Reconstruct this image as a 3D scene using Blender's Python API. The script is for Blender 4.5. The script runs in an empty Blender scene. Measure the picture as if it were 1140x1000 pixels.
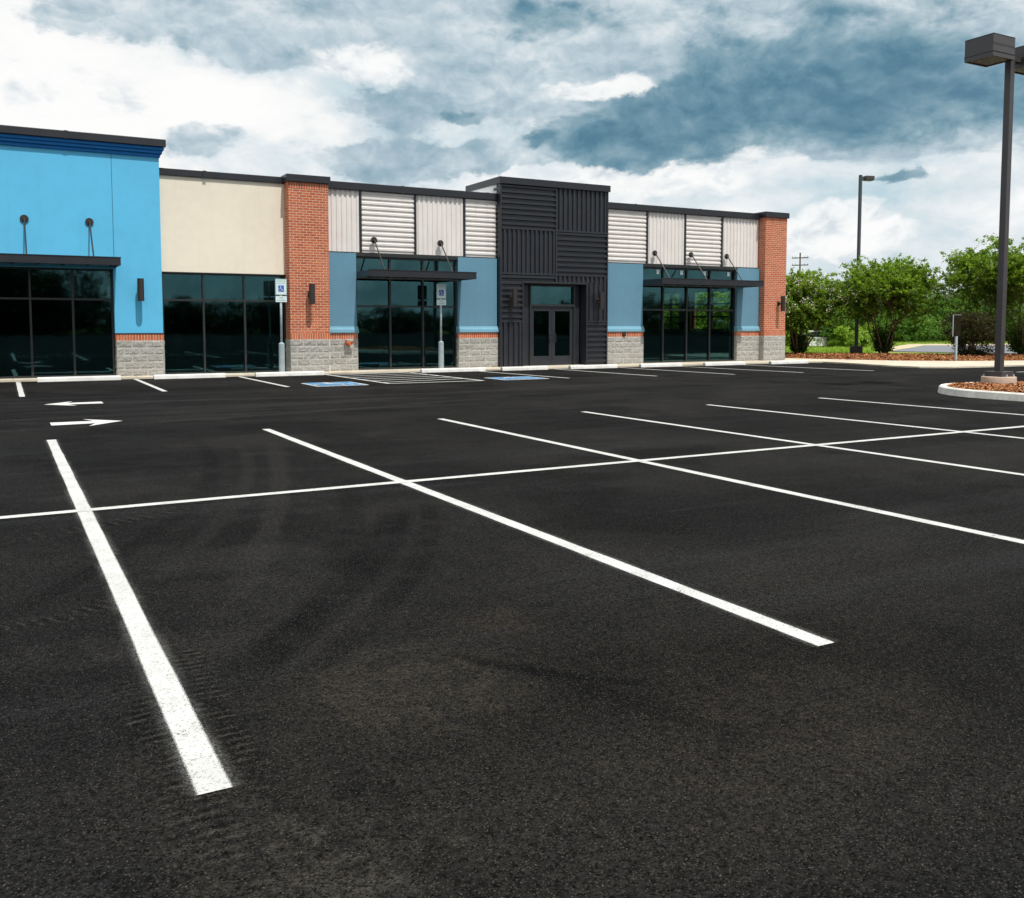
import bpy, bmesh, math, random
import numpy as np
from mathutils import Vector, Matrix
random.seed(7); rng = np.random.default_rng(11)
S = bpy.context.scene
C = S.collection
R = math.radians

# ------------------------------------------------------------------ materials
def newmat(name):
    m = bpy.data.materials.new(name); m.use_nodes = True
    nt = m.node_tree; nt.nodes.clear()
    out = nt.nodes.new('ShaderNodeOutputMaterial')
    return m, nt, out
class NG:
    """small node helper"""
    dim = '3D'
    def __init__(s, nt): s.nt = nt
    def n(s, t, **k):
        x = s.nt.nodes.new(t)
        for a, b in k.items():
            if a.startswith('_'): setattr(x, a[1:], b)
            else: x.inputs[a.replace('_', ' ')].default_value = b
        return x
    def l(s, a, b): s.nt.links.new(a, b)
    def sock(s, node, inp, v):
        if isinstance(v, bpy.types.NodeSocket): s.l(v, node.inputs[inp])
        elif v is not None: node.inputs[inp].default_value = v
    def math(s, op, a, b=None, c=None, clamp=False):
        x = s.nt.nodes.new('ShaderNodeMath'); x.operation = op; x.use_clamp = clamp
        s.sock(x, 0, a); s.sock(x, 1, b); s.sock(x, 2, c)
        return x.outputs[0]
    def vmath(s, op, a, b=None):
        x = s.nt.nodes.new('ShaderNodeVectorMath'); x.operation = op
        s.sock(x, 0, a); s.sock(x, 1, b)
        return x.outputs[1] if op in ('LENGTH', 'DOT_PRODUCT', 'DISTANCE') else x.outputs[0]
    def mapr(s, v, a, b, c=0.0, d=1.0, smooth=True):
        x = s.nt.nodes.new('ShaderNodeMapRange'); x.interpolation_type = 'SMOOTHSTEP' if smooth else 'LINEAR'
        s.sock(x, 0, v); s.sock(x, 1, a); s.sock(x, 2, b); s.sock(x, 3, c); s.sock(x, 4, d)
        return x.outputs[0]
    def mix(s, f, a, b):
        x = s.nt.nodes.new('ShaderNodeMix'); x.data_type = 'RGBA'
        s.sock(x, 0, f)
        for i, v in ((6, a), (7, b)):
            if isinstance(v, (tuple, list)): v = (*v[:3], 1)
            s.sock(x, i, v)
        return x.outputs[2]
    def noise(s, vec, scale, detail=4, rough=.55, dist=0.0):
        x = s.nt.nodes.new('ShaderNodeTexNoise'); x.noise_dimensions = s.dim
        if vec is not None: s.l(vec, x.inputs['Vector'])
        x.inputs['Scale'].default_value = scale; x.inputs['Detail'].default_value = detail
        x.inputs['Roughness'].default_value = rough; x.inputs['Distortion'].default_value = dist
        return x.outputs[0]
    def voro(s, vec, scale, feature='F1'):
        x = s.nt.nodes.new('ShaderNodeTexVoronoi'); x.feature = feature; x.voronoi_dimensions = s.dim
        s.l(vec, x.inputs['Vector']); x.inputs['Scale'].default_value = scale
        return x
    def ramp(s, f, stops):
        x = s.nt.nodes.new('ShaderNodeValToRGB'); s.sock(x, 0, f)
        e = x.color_ramp.elements
        while len(e) > 1: e.remove(e[-1])
        e[0].position = stops[0][0]; e[0].color = (*stops[0][1], 1)
        for p, c in stops[1:]:
            k = e.new(p); k.color = (*c, 1)
        return x.outputs[0]
    def bump(s, h, strength, dist):
        x = s.nt.nodes.new('ShaderNodeBump'); s.l(h, x.inputs['Height'])
        x.inputs['Strength'].default_value = strength; x.inputs['Distance'].default_value = dist
        return x.outputs[0]
    def scalev(s, vec, v): return s.vmath('MULTIPLY', vec, v)
def pos(g): return g.n('ShaderNodeNewGeometry').outputs['Position']
def uvn(g):
    x = g.n('ShaderNodeUVMap'); x.uv_map = 'UVMap'; return x.outputs[0]

def simple(name, col, rough=.6, var=.12, scale=3, metal=0, bump=0, bscale=60, spec=.5, dirt=0.0, objvar=False):
    m, nt, out = newmat(name); g = NG(nt)
    b = g.n('ShaderNodeBsdfPrincipled'); p = pos(g)
    n1 = g.noise(p, scale, 5, .6); n2 = g.noise(p, scale * 9, 3, .6)
    f = g.math('ADD', g.math('MULTIPLY', n1, .7), g.math('MULTIPLY', n2, .3))
    f = g.mapr(f, .3, .7)
    lo = tuple(c * (1 - var) for c in col); hi = tuple(min(1, c * (1 + var)) for c in col)
    c = g.mix(f, lo, hi)
    if dirt:
        z = g.n('ShaderNodeSeparateXYZ'); g.l(p, z.inputs[0])
        sv = g.scalev(p, (6, 6, .35)); st = g.noise(sv, 1.2, 4, .6)
        c = g.mix(g.math('MULTIPLY', g.mapr(st, .5, .75), dirt), c, tuple(x * .45 for x in col))
    g.l(c, b.inputs['Base Color'])
    g.l(g.mapr(n1, .3, .7, rough - .06, rough + .06), b.inputs['Roughness'])
    b.inputs['Metallic'].default_value = metal; b.inputs['Specular IOR Level'].default_value = spec
    if bump: g.l(g.bump(g.noise(p, bscale, 4, .6), bump, .01), b.inputs['Normal'])
    g.l(b.outputs[0], out.inputs[0]); return m

M = {}
def stucco(name, col):
    return simple(name, col, rough=.9, var=.06, scale=.45, bump=.4, bscale=70, spec=.2, dirt=.06)
M['blue'] = stucco('blue_stucco', (.115, .475, .74))
M['blue_trim'] = stucco('blue_trim', (.018, .15, .42))
M['beige'] = stucco('beige_stucco', (.78, .715, .59))
M['slate'] = stucco('slate_blue_stucco', (.125, .262, .36))
M['slate_lt'] = stucco('slate_blue_sill', (.17, .35, .46))
M['joint'] = simple('joint_sealant', (.02, .12, .24), .8)
M['coping'] = simple('charcoal_coping', (.014, .0155, .021), .42, .12, 2, spec=.5)
M['blackmetal'] = simple('black_metal', (.0165, .019, .0255), .42, .12, 3, spec=.5, dirt=.12)
M['whitemetal'] = simple('offwhite_metal', (.73, .69, .66), .45, .05, 2, spec=.4, dirt=.12)
M['framemetal'] = simple('dark_bronze_frame', (.018, .022, .022), .4, .1, 6)
M['darktrim'] = simple('dark_trim', (.02, .02, .022), .6)
M['membrane'] = simple('white_membrane', (.8, .8, .8), .8, .04)
M['room_wall'] = simple('interior_wall', (.05, .055, .055), .9, .3, .7)
M['room_floor'] = simple('interior_floor', (.05, .05, .048), .7)
M['lampbrown'] = simple('dark_bronze_lamp', (.028, .022, .020), .45, .15, 8)
M['polemetal'] = simple('pole_bronze', (.050, .044, .046), .42, .12, 4, spec=.5, dirt=.2)
M['polegrey'] = simple('pole_grey', (.048, .062, .075), .5, .12, 4)
M['galv'] = simple('galvanised_post', (.42, .50, .54), .5, .15, 8)
M['boll'] = simple('grey_painted_bollard', (.30, .37, .40), .7, .15, 6)
M['signwhite'] = simple('sign_white', (.68, .78, .80), .5, .05)
M['signblue'] = simple('sign_blue', (.02, .10, .42), .5, .05)
M['signgreen'] = simple('sign_green', (.05, .32, .22), .5, .05)
M['signbrown'] = simple('sign_brown', (.016, .014, .008), .95, .3, 6, spec=.05)
M['orange'] = simple('orange_paint', (.42, .085, .016), .5, .2, 20)
M['rubber'] = simple('tyre_rubber', (.015, .015, .015), .8)
M['carpaint'] = simple('silver_car_paint', (.75, .76, .78), .3, .04, spec=.6)
M['carglass'] = simple('car_glass', (.03, .045, .05), .08, .1)
M['redlens'] = simple('red_lens', (.4, .02, .02), .2)
M['chrome'] = simple('wheel_alloy', (.5, .5, .52), .3, metal=1)
M['wood'] = simple('weathered_wood', (.10, .085, .075), .9, .3, 4)
M['lens'] = simple('lamp_lens', (.30, .31, .26), .12, .5, 18)
M['sticker'] = simple('white_sticker', (.8, .82, .82), .6)
M['concrete'] = simple('concrete', (.56, .50, .40), .85, .16, 1.3, bump=.4, bscale=60, spec=.2)
M['curb'] = simple('curb_concrete', (.74, .71, .65), .85, .22, 1.6, bump=.5, bscale=50, spec=.2)
M['plinth'] = simple('plinth_concrete', (.44, .34, .27), .85, .18, 2.5, bump=.5, bscale=45, spec=.2)
M['darkplinth'] = simple('dark_plinth', (.09, .075, .07), .8, .2, 3)
M['stop'] = simple('wheel_stop_concrete', (.66, .65, .62), .8, .16, 3, bump=.4, bscale=50, spec=.2)
M['mortar'] = simple('mortar', (.55, .53, .48), .95, .12, 5)
M['road'] = simple('old_road_asphalt', (.17, .18, .20), .85, .12, .8, bump=.3, bscale=60)
M['verge'] = simple('sandy_verge', (.50, .42, .27), .9, .2, .6)
M['bark'] = simple('crape_myrtle_bark', (.115, .075, .048), .85, .4, 5, bump=.6, bscale=30)

def brickmat(name, soldier=False):
    m, nt, out = newmat(name); g = NG(nt); b = g.n('ShaderNodeBsdfPrincipled'); uv = uvn(g)
    t = g.n('ShaderNodeTexBrick')
    v = uv
    if soldier:
        sw = g.n('ShaderNodeSeparateXYZ'); g.l(uv, sw.inputs[0]); cb = g.n('ShaderNodeCombineXYZ')
        g.l(sw.outputs[1], cb.inputs[0]); g.l(sw.outputs[0], cb.inputs[1]); v = cb.outputs[0]
        t.offset = 0
    g.l(v, t.inputs['Vector'])
    t.inputs['Scale'].default_value = 1
    t.inputs['Brick Width'].default_value = .2; t.inputs['Row Height'].default_value = .0765
    if soldier: t.inputs['Brick Width'].default_value = 5.0
    t.inputs['Mortar Size'].default_value = .0078; t.inputs['Mortar Smooth'].default_value = .2
    t.inputs['Color1'].default_value = (.60, .165, .070, 1); t.inputs['Color2'].default_value = (.42, .098, .045, 1)
    t.inputs['Mortar'].default_value = (.70, .57, .44, 1); t.inputs['Bias'].default_value = 0
    n = g.noise(uv, 26, 4, .7); n2 = g.noise(uv, 1.3, 3, .6)
    c = g.mix(g.mapr(n, .35, .7, 0, .35), t.outputs[0], (.20, .045, .025))
    c = g.mix(g.mapr(n2, .45, .75, 0, .22), c, (.62, .30, .20))
    g.l(c, b.inputs['Base Color']); b.inputs['Roughness'].default_value = .88; b.inputs['Specular IOR Level'].default_value = .2
    h = g.math('ADD', g.math('MULTIPLY', t.outputs['Fac'], -1.0), g.math('MULTIPLY', n, .35))
    g.l(g.bump(h, .8, .012), b.inputs['Normal']); g.l(b.outputs[0], out.inputs[0]); return m
M['brick'] = brickmat('red_brick'); M['soldier'] = brickmat('red_brick_soldier_course', True)

m, nt, out = newmat('split_face_block'); g = NG(nt); b = g.n('ShaderNodeBsdfPrincipled'); p = pos(g)
at = g.n('ShaderNodeAttribute'); at.attribute_name = 'tone'
n = g.noise(p, 22, 6, .72); n2 = g.noise(p, 70, 3, .6)
c = g.mix(g.mapr(g.math('ADD', g.math('MULTIPLY', n, .7), g.math('MULTIPLY', n2, .3)), .32, .68), (.25, .25, .235), (.47, .46, .43))
c = g.mix(g.math('MULTIPLY', at.outputs['Fac'], .5), c, (.26, .25, .23))
g.l(c, b.inputs['Base Color']); b.inputs['Roughness'].default_value = .95; b.inputs['Specular IOR Level'].default_value = .1
g.l(g.bump(n, .6, .03), b.inputs['Normal']); g.l(b.outputs[0], out.inputs[0]); M['block'] = m

# storefront glass: real tinted pane, reflective and a little see-through
m, nt, out = newmat('tinted_glass'); g = NG(nt)
tr = g.n('ShaderNodeBsdfTransparent'); tr.inputs[0].default_value = (.30, .46, .34, 1)
gl = g.n('ShaderNodeBsdfGlossy'); gl.inputs['Roughness'].default_value = .028; gl.inputs[0].default_value = (.34, .84, .90, 1)
p = pos(g); wob = g.noise(g.scalev(p, (1.2, 1.2, .8)), .9, 2, .5)
g.l(g.bump(wob, .05, .04), gl.inputs['Normal'])
fr = g.n('ShaderNodeFresnel'); fr.inputs[0].default_value = 1.55
dn = g.noise(p, 1.3, 4, .6)
fac = g.math('ADD', g.math('MULTIPLY', fr.outputs[0], 1.5), g.mapr(dn, .4, .7, .02, .05))
mx = g.n('ShaderNodeMixShader'); g.l(fac, mx.inputs[0]); g.l(tr.outputs[0], mx.inputs[1]); g.l(gl.outputs[0], mx.inputs[2])
g.l(mx.outputs[0], out.inputs[0]); M['glass'] = m

# asphalt
def arc_from(p1, p2, p3):
    ax, ay = p1; bx, by = p2; cx, cy = p3
    d = 2 * (ax * (by - cy) + bx * (cy - ay) + cx * (ay - by))
    ux = ((ax * ax + ay * ay) * (by - cy) + (bx * bx + by * by) * (cy - ay) + (cx * cx + cy * cy) * (ay - by)) / d
    uy = ((ax * ax + ay * ay) * (cx - bx) + (bx * bx + by * by) * (ax - cx) + (cx * cx + cy * cy) * (bx - ax)) / d
    return ux, uy, math.hypot(ax - ux, ay - uy)
m, nt, out = newmat('new_asphalt'); g = NG(nt); g.dim = '2D'; b = g.n('ShaderNodeBsdfPrincipled'); p = pos(g)
warp = g.noise(p, .5, 3, .5)
big = g.noise(p, .22, 5, .6); mid = g.noise(p, 1.1, 5, .65)
f = g.mapr(g.math('ADD', g.math('MULTIPLY', big, .55), g.math('MULTIPLY', mid, .45)), .36, .66)
col = g.mix(f, (.0058, .0058, .0064), (.0190, .0182, .0180))
f9 = g.noise(p, .55, 4, .6); col = g.mix(g.mapr(f9, .50, .66, 0, .75), col, (.0040, .0040, .0046)); col = g.mix(g.mapr(f9, .46, .32, 0, .5), col, (.0250, .0232, .0215))
# paving passes: long streaks across the lot
st = g.noise(g.scalev(p, (.10, 1.6, 1)), 1.0, 5, .62)
col = g.mix(g.mapr(st, .50, .72, 0, .55), col, (.0235, .0240, .0250))
st2 = g.noise(g.scalev(p, (.35, 5.0, 1)), 1.0, 4, .6)
col = g.mix(g.mapr(st2, .55, .75, 0, .35), col, (.0048, .0048, .0054))
# brown dust patches
def spot(cx, cy, rx, ry, seed):
    d = g.vmath('SUBTRACT', p, (cx, cy, 0)); d = g.scalev(d, (1 / rx, 1 / ry, 0)); L = g.vmath('LENGTH', d)
    L = g.math('ADD', L, g.math('MULTIPLY', g.math('SUBTRACT', mid, .5), 1.6))
    return g.mapr(L, .25, 1.0, 1, 0)
for (cx, cy, rx, ry, a, cc) in [(1.4, 5.0, 1.1, 1.3, .7, (.026, .025, .024)), (2.9, 6.4, 1.5, 1.8, .65, (.025, .024, .0235)), (1.5, 8.8, 1.8, 2.2, .55, (.025, .024, .0235)), (2.5, 3.0, 2.6, 2.0, .45, (.0235, .0200, .0160)), (1.3, 2.2, 1.4, .8, .4, (.030, .027, .023)), (1.45, 3.5, .7, .7, .62, (.050, .043, .034)), (2.15, 4.05, .5, .35, .45, (.055, .044, .034)), (2.6, 2.6, 1.0, .7, .40, (.038, .032, .026)),
                                (2.2, 2.0, 1.2, .5, .35, (.034, .030, .026)), (.6, 2.4, .5, .3, .4, (.036, .033, .029)), (.2, 4.6, .9, .25, .35, (.040, .038, .036)), (4.6, 4.0, 1.2, .6, .3, (.034, .029, .026))]:
    col = g.mix(g.math('MULTIPLY', g.math('MULTIPLY', spot(cx, cy, rx, ry, 0), g.mapr(g.noise(p, 7, 5, .7), .35, .62, .35, 1)), a), col, tuple(q * .78 for q in cc))
# tyre tracks
def track(p1, p2, p3, w, dark, amt):
    global col
    cx, cy, r = arc_from(p1, p2, p3)
    d = g.vmath('SUBTRACT', p, (cx, cy, 0)); d = g.scalev(d, (1, 1, 0)); L = g.vmath('LENGTH', d)
    e = g.math('ABSOLUTE', g.math('SUBTRACT', L, r))
    e = g.math('ADD', e, g.math('MULTIPLY', g.math('SUBTRACT', mid, .5), w * .9))
    k = g.mapr(e, w * .35, w, 1, 0)
    mx_, my_ = p2; ext = max(math.dist(p1, p2), math.dist(p2, p3))
    dd = g.vmath('LENGTH', g.scalev(g.vmath('SUBTRACT', p, (mx_, my_, 0)), (1 / ext, 1 / ext, 0)))
    k = g.math('MULTIPLY', k, g.mapr(dd, .6, 1.15, 1, 0)); k = g.math('MULTIPLY', k, g.mapr(mid, .35, .6, .5, 1))
    col = g.mix(g.math('MULTIPLY', k, amt), col, (.0025, .0025, .003) if dark else (.042, .040, .037))
track((2.89, 7.2), (1.9, 5.35), (.73, 3.8), .19, True, .95)
track((3.15, 7.3), (2.25, 5.3), (1.1, 3.8), .12, True, .7)
track((2.16, 12.4), (1.5, 8.4), (.22, 5.7), .13, True, .6)
track((3.02, 12.0), (2.2, 8.4), (1.4, 5.9), .14, False, .35)
track((2.6, 12.0), (1.9, 8.5), (.9, 6.0), .10, False, .22)
track((3.6, 12.5), (2.9, 8.6), (2.1, 6.2), .15, True, .45)
track((-2, 14.6), (3, 15.2), (9, 16.9), .18, False, .4)
track((-2, 16.2), (4, 17.0), (11, 19.2), .2, False, .35)
track((-2, 17.6), (5, 18.0), (14, 17.2), .22, True, .5)
track((.3, 20), (6, 18.6), (16, 20.4), .25, False, .35)
track((1.9, 3.55), (2.13, 3.0), (2.3, 2.4), .10, True, .5)
track((.60, 4.1), (.72, 3.1), (.76, 2.0), .09, True, .45)
# tyre tread prints
def tread(p1, p2, p3, w, period, amt, dark=True):
    global col
    cx, cy, r = arc_from(p1, p2, p3)
    d = g.scalev(g.vmath('SUBTRACT', p, (cx, cy, 0)), (1, 1, 0)); L = g.vmath('LENGTH', d)
    e = g.math('SUBTRACT', L, r); ea = g.math('ABSOLUTE', e)
    sp_ = g.n('ShaderNodeSeparateXYZ'); g.l(d, sp_.inputs[0]); ang = g.math('ARCTAN2', sp_.outputs[1], sp_.outputs[0])
    # angle measured from the middle of the arc so that it stays precise
    a0 = math.atan2(p2[1] - cy, p2[0] - cx)
    s_ = g.math('MULTIPLY', g.math('SUBTRACT', ang, a0), r)
    ph = g.math('ADD', g.math('MULTIPLY', s_, 6.283 / period), g.math('ADD', g.math('MULTIPLY', ea, 3.0), g.math('MULTIPLY', g.math('SUBTRACT', mid, .5), 7.0)))
    k = g.mapr(g.math('SINE', ph), -.2, .7)
    jag = g.noise(p, 9, 3, .6)
    k = g.math('MULTIPLY', k, g.mapr(g.math('ADD', ea, g.math('MULTIPLY', g.math('SUBTRACT', jag, .5), w * 1.5)), w * .55, w, 1, 0))
    ext = max(math.dist(p1, p2), math.dist(p2, p3))
    dd = g.vmath('LENGTH', g.scalev(g.vmath('SUBTRACT', p, (p2[0], p2[1], 0)), (1 / ext, 1 / ext, 0)))
    k = g.math('MULTIPLY', k, g.mapr(dd, .55, 1.1, 1, 0)); k = g.math('MULTIPLY', k, g.mapr(jag, .38, .6, .25, 1))
    col = g.mix(g.math('MULTIPLY', k, amt), col, (.0018, .0018, .002) if dark else (.06, .056, .048))
    k2 = g.math('MULTIPLY', g.mapr(g.math('SINE', ph), -.3, -.9), g.math('MULTIPLY', g.mapr(ea, w * .7, w * 1.15, 1, 0), g.mapr(dd, .55, 1.1, 1, 0)))
    col = g.mix(g.math('MULTIPLY', g.math('MULTIPLY', k2, g.mapr(jag, .4, .6)), .55 if dark else .0), col, (.050, .046, .039))
tread((.42, 4.2), (.50, 3.3), (.52, 2.6), .13, .055, .85)
tread((.58, 3.0), (.70, 2.4), (.80, 1.9), .12, .060, .8)
tread((.72, 4.6), (.68, 3.7), (.66, 2.9), .10, .055, .7)
tread((-.5, 5.0), (.15, 5.15), (.8, 5.6), .09, .07, .6)
tread((.15, 7.3), (1.05, 7.7), (1.9, 8.6), .12, .09, .5)
track((1.75, 3.75), (2.0, 3.35), (2.35, 3.0), .06, True, .8)
# dry light scuffs
sc1 = g.noise(g.scalev(p, (.9, 6.5, 1)), 1.3, 5, .7); sc2 = g.noise(p, .8, 4, .6)
col = g.mix(g.math('MULTIPLY', g.mapr(sc1, .60, .78), g.mapr(sc2, .48, .66, 0, .55)), col, (.040, .037, .033))
grain = g.noise(p, 34, 5, .75)
# aggregate
v1 = g.voro(p, 150); v2 = g.voro(p, 75); v3 = g.voro(p, 320)
sp = g.n('ShaderNodeSeparateColor'); g.l(v1.outputs['Color'], sp.inputs[0])
sp2 = g.n('ShaderNodeSeparateColor'); g.l(v2.outputs['Color'], sp2.inputs[0])
sp3 = g.n('ShaderNodeSeparateColor'); g.l(v3.outputs['Color'], sp3.inputs[0])
fine = g.noise(p, 420, 2, .6)
mul = g.math('ADD', g.mapr(sp.outputs[0], 0, 1, .18, 1.42, False), g.math('ADD', g.mapr(fine, .3, .7, -.25, .25), g.mapr(grain, .3, .7, -.35, .45)))
cc = g.vmath('SCALE', col); sc = cc.node; g.l(mul, sc.inputs[3])
colv = cc
chip = g.math('MULTIPLY', g.mapr(sp.outputs[1], .86, .95), g.mapr(v1.outputs['Distance'], .28, .5, 1, 0))
colv = g.mix(g.math('MULTIPLY', chip, .48), colv, (.120, .102, .074))
chip2 = g.math('MULTIPLY', g.mapr(sp2.outputs[2], .95, .975), g.mapr(v2.outputs['Distance'], .14, .26, 1, 0))
colv = g.mix(g.math('MULTIPLY', chip2, .5), colv, (.17, .155, .13))
chip3 = g.mapr(sp3.outputs[0], .95, .99)
colv = g.mix(g.math('MULTIPLY', chip3, .35), colv, (.10, .10, .095))
g.l(colv, b.inputs['Base Color'])
g.l(g.mapr(mid, .35, .65, .84, .98), b.inputs['Roughness']); b.inputs['Specular IOR Level'].default_value = .07
hh = g.math('ADD', g.math('MULTIPLY', v1.outputs['Distance'], -1.0), g.math('MULTIPLY', fine, .5))
g.l(g.bump(hh, .9, .007), b.inputs['Normal']); g.l(b.outputs[0], out.inputs[0]); M['asphalt'] = m

# painted marking with speckled overspray edge; UV x = distance across in metres (0 = centre), y = half width
def paint(name, colr, spray=True):
    m, nt, out = newmat(name); g = NG(nt); g.dim = '2D'; p = pos(g); uv = uvn(g)
    b = g.n('ShaderNodeBsdfPrincipled'); b.inputs['Roughness'].default_value = .7; b.inputs['Specular IOR Level'].default_value = .3
    n = g.noise(p, 4, 4, .6); v = g.voro(p, 160); s3 = g.n('ShaderNodeSeparateColor'); g.l(v.outputs['Color'], s3.inputs[0])
    f2 = g.noise(p, 260, 2, .6)
    c = g.mix(g.mapr(n, .35, .7, 0, .5), colr, tuple(x * .70 for x in colr))
    c = g.mix(g.math('MULTIPLY', g.mapr(s3.outputs[0], .80, .95), .6), c, tuple(x * .30 for x in colr))
    c = g.mix(g.mapr(f2, .58, .75, 0, .3), c, tuple(x * .45 for x in colr))
    g.l(c, b.inputs['Base Color']); g.l(g.bump(g.math('MULTIPLY', v.outputs['Distance'], -1.0), .5, .004), b.inputs['Normal'])
    if not spray: g.l(b.outputs[0], out.inputs[0]); return m
    sx = g.n('ShaderNodeSeparateXYZ'); g.l(uv, sx.inputs[0])
    e = g.math('SUBTRACT', g.math('ABSOLUTE', sx.outputs[0]), sx.outputs[1])       # <0 inside
    e = g.math('ADD', e, g.math('ADD', g.mapr(f2, .3, .7, -.005, .005), g.mapr(g.noise(p, 1.2, 2, .5), .3, .7, -.002, .002)))
    core = g.mapr(e, -.002, .003, 1, 0)
    halo = g.math('POWER', g.mapr(e, 0.0, .060, 1, 0, False), 2.4)
    patch = g.mapr(g.noise(p, 1.7, 3, .6), .35, .65, .25, 1)
    rnd = g.math('ADD', g.math('MULTIPLY', s3.outputs[1], .7), g.math('MULTIPLY', f2, .5))
    spk = g.mapr(rnd, .50, .80, 0, 1)
    hal = g.math('MULTIPLY', g.math('MULTIPLY', g.math('MULTIPLY', halo, patch), g.math('ADD', g.math('MULTIPLY', spk, .75), .25)), .24)
    a = g.math('MAXIMUM', core, hal)
    worn = g.math('ADD', g.mapr(g.noise(p, 38, 4, .7), .66, .76, 0, .6), g.math('MULTIPLY', g.mapr(g.noise(p, 5, 5, .7), .56, .70, 0, 1), g.mapr(s3.outputs[2], .70, .85, 0, .7)))
    a = g.math('MULTIPLY', a, g.math('SUBTRACT', 1.0, worn), clamp=True)
    t = g.n('ShaderNodeBsdfTransparent'); mx = g.n('ShaderNodeMixShader')
    g.l(a, mx.inputs[0]); g.l(t.outputs[0], mx.inputs[1]); g.l(b.outputs[0], mx.inputs[2]); g.l(mx.outputs[0], out.inputs[0]); return m
M['paint'] = paint('white_road_paint', (.60, .60, .58)); M['paintplain'] = paint('white_road_paint_plain', (.66, .66, .64), False)
M['paintblue'] = paint('blue_road_paint', (.045, .24, .50), False)

m, nt, out = newmat('grass_ground'); g = NG(nt); g.dim = '2D'; b = g.n('ShaderNodeBsdfPrincipled'); p = pos(g)
n1 = g.noise(p, .25, 5, .65); n2 = g.noise(p, 6, 5, .7)
c = g.mix(g.mapr(n2, .3, .7), (.11, .16, .018), (.34, .42, .07)); c = g.mix(g.mapr(n1, .45, .7, 0, .55), c, (.36, .32, .10))
g.l(c, b.inputs['Base Color']); b.inputs['Roughness'].default_value = .95; g.l(g.bump(n2, .8, .1), b.inputs['Normal']); g.l(b.outputs[0], out.inputs[0]); M['grass'] = m

m, nt, out = newmat('mulch'); g = NG(nt); b = g.n('ShaderNodeBsdfPrincipled'); p = pos(g)
n1 = g.noise(p, .9, 5, .65); v = g.voro(g.scalev(p, (1, 1, 1)), 30); s3 = g.n('ShaderNodeSeparateColor'); g.l(v.outputs['Color'], s3.inputs[0])
c = g.mix(s3.outputs[0], (.12, .042, .016), (.42, .165, .055)); c = g.mix(g.mapr(s3.outputs[1], .8, .95, 0, .8), c, (.55, .28, .11))
c = g.mix(g.mapr(n1, .4, .7, 0, .45), c, (.10, .042, .018))
g.l(c, b.inputs['Base Color']); b.inputs['Roughness'].default_value = .95; b.inputs['Specular IOR Level'].default_value = .1
g.l(g.bump(g.math('ADD', v.outputs['Distance'], g.noise(p, 30, 4, .7)), 1, .05), b.inputs['Normal']); g.l(b.outputs[0], out.inputs[0]); M['mulch'] = m
M['chip_a'] = simple('bark_chip_light', (.46, .20, .075), .95, .3, 9); M['chip_b'] = simple('bark_chip_dark', (.15, .055, .022), .95, .3, 9)

def leafmat(name, c1, c2, trans=.35):
    m, nt, out = newmat(name); g = NG(nt)
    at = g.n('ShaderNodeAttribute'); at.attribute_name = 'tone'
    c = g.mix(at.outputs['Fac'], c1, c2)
    d = g.n('ShaderNodeBsdfPrincipled'); g.l(c, d.inputs['Base Color']); d.inputs['Roughness'].default_value = .55; d.inputs['Specular IOR Level'].default_value = .25
    t = g.n('ShaderNodeBsdfTranslucent'); g.l(g.mix(.5, c, (c2[0] * 1.3, c2[1] * 1.4, c2[2] * .6)), t.inputs[0])
    mx = g.n('ShaderNodeMixShader'); mx.inputs[0].default_value = trans
    g.l(d.outputs[0], mx.inputs[1]); g.l(t.outputs[0], mx.inputs[2]); g.l(mx.outputs[0], out.inputs[0]); return m
M['leaf'] = leafmat('crape_myrtle_leaf', (.018, .055, .005), (.27, .42, .03))
M['leaf_wood'] = leafmat('woodland_leaf', (.022, .070, .012), (.13, .25, .03))
M['leaf_far'] = leafmat('shaded_far_leaf', (.006, .014, .005), (.022, .045, .010))
M['leaf_bright'] = leafmat('bright_shrub_leaf', (.12, .22, .02), (.34, .50, .07))
M['leaf_dark'] = leafmat('dark_shrub_leaf', (.022, .022, .009), (.070, .065, .022))
M['blossom'] = leafmat('pale_blossom', (.55, .56, .42), (.80, .80, .68), .2)

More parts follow.
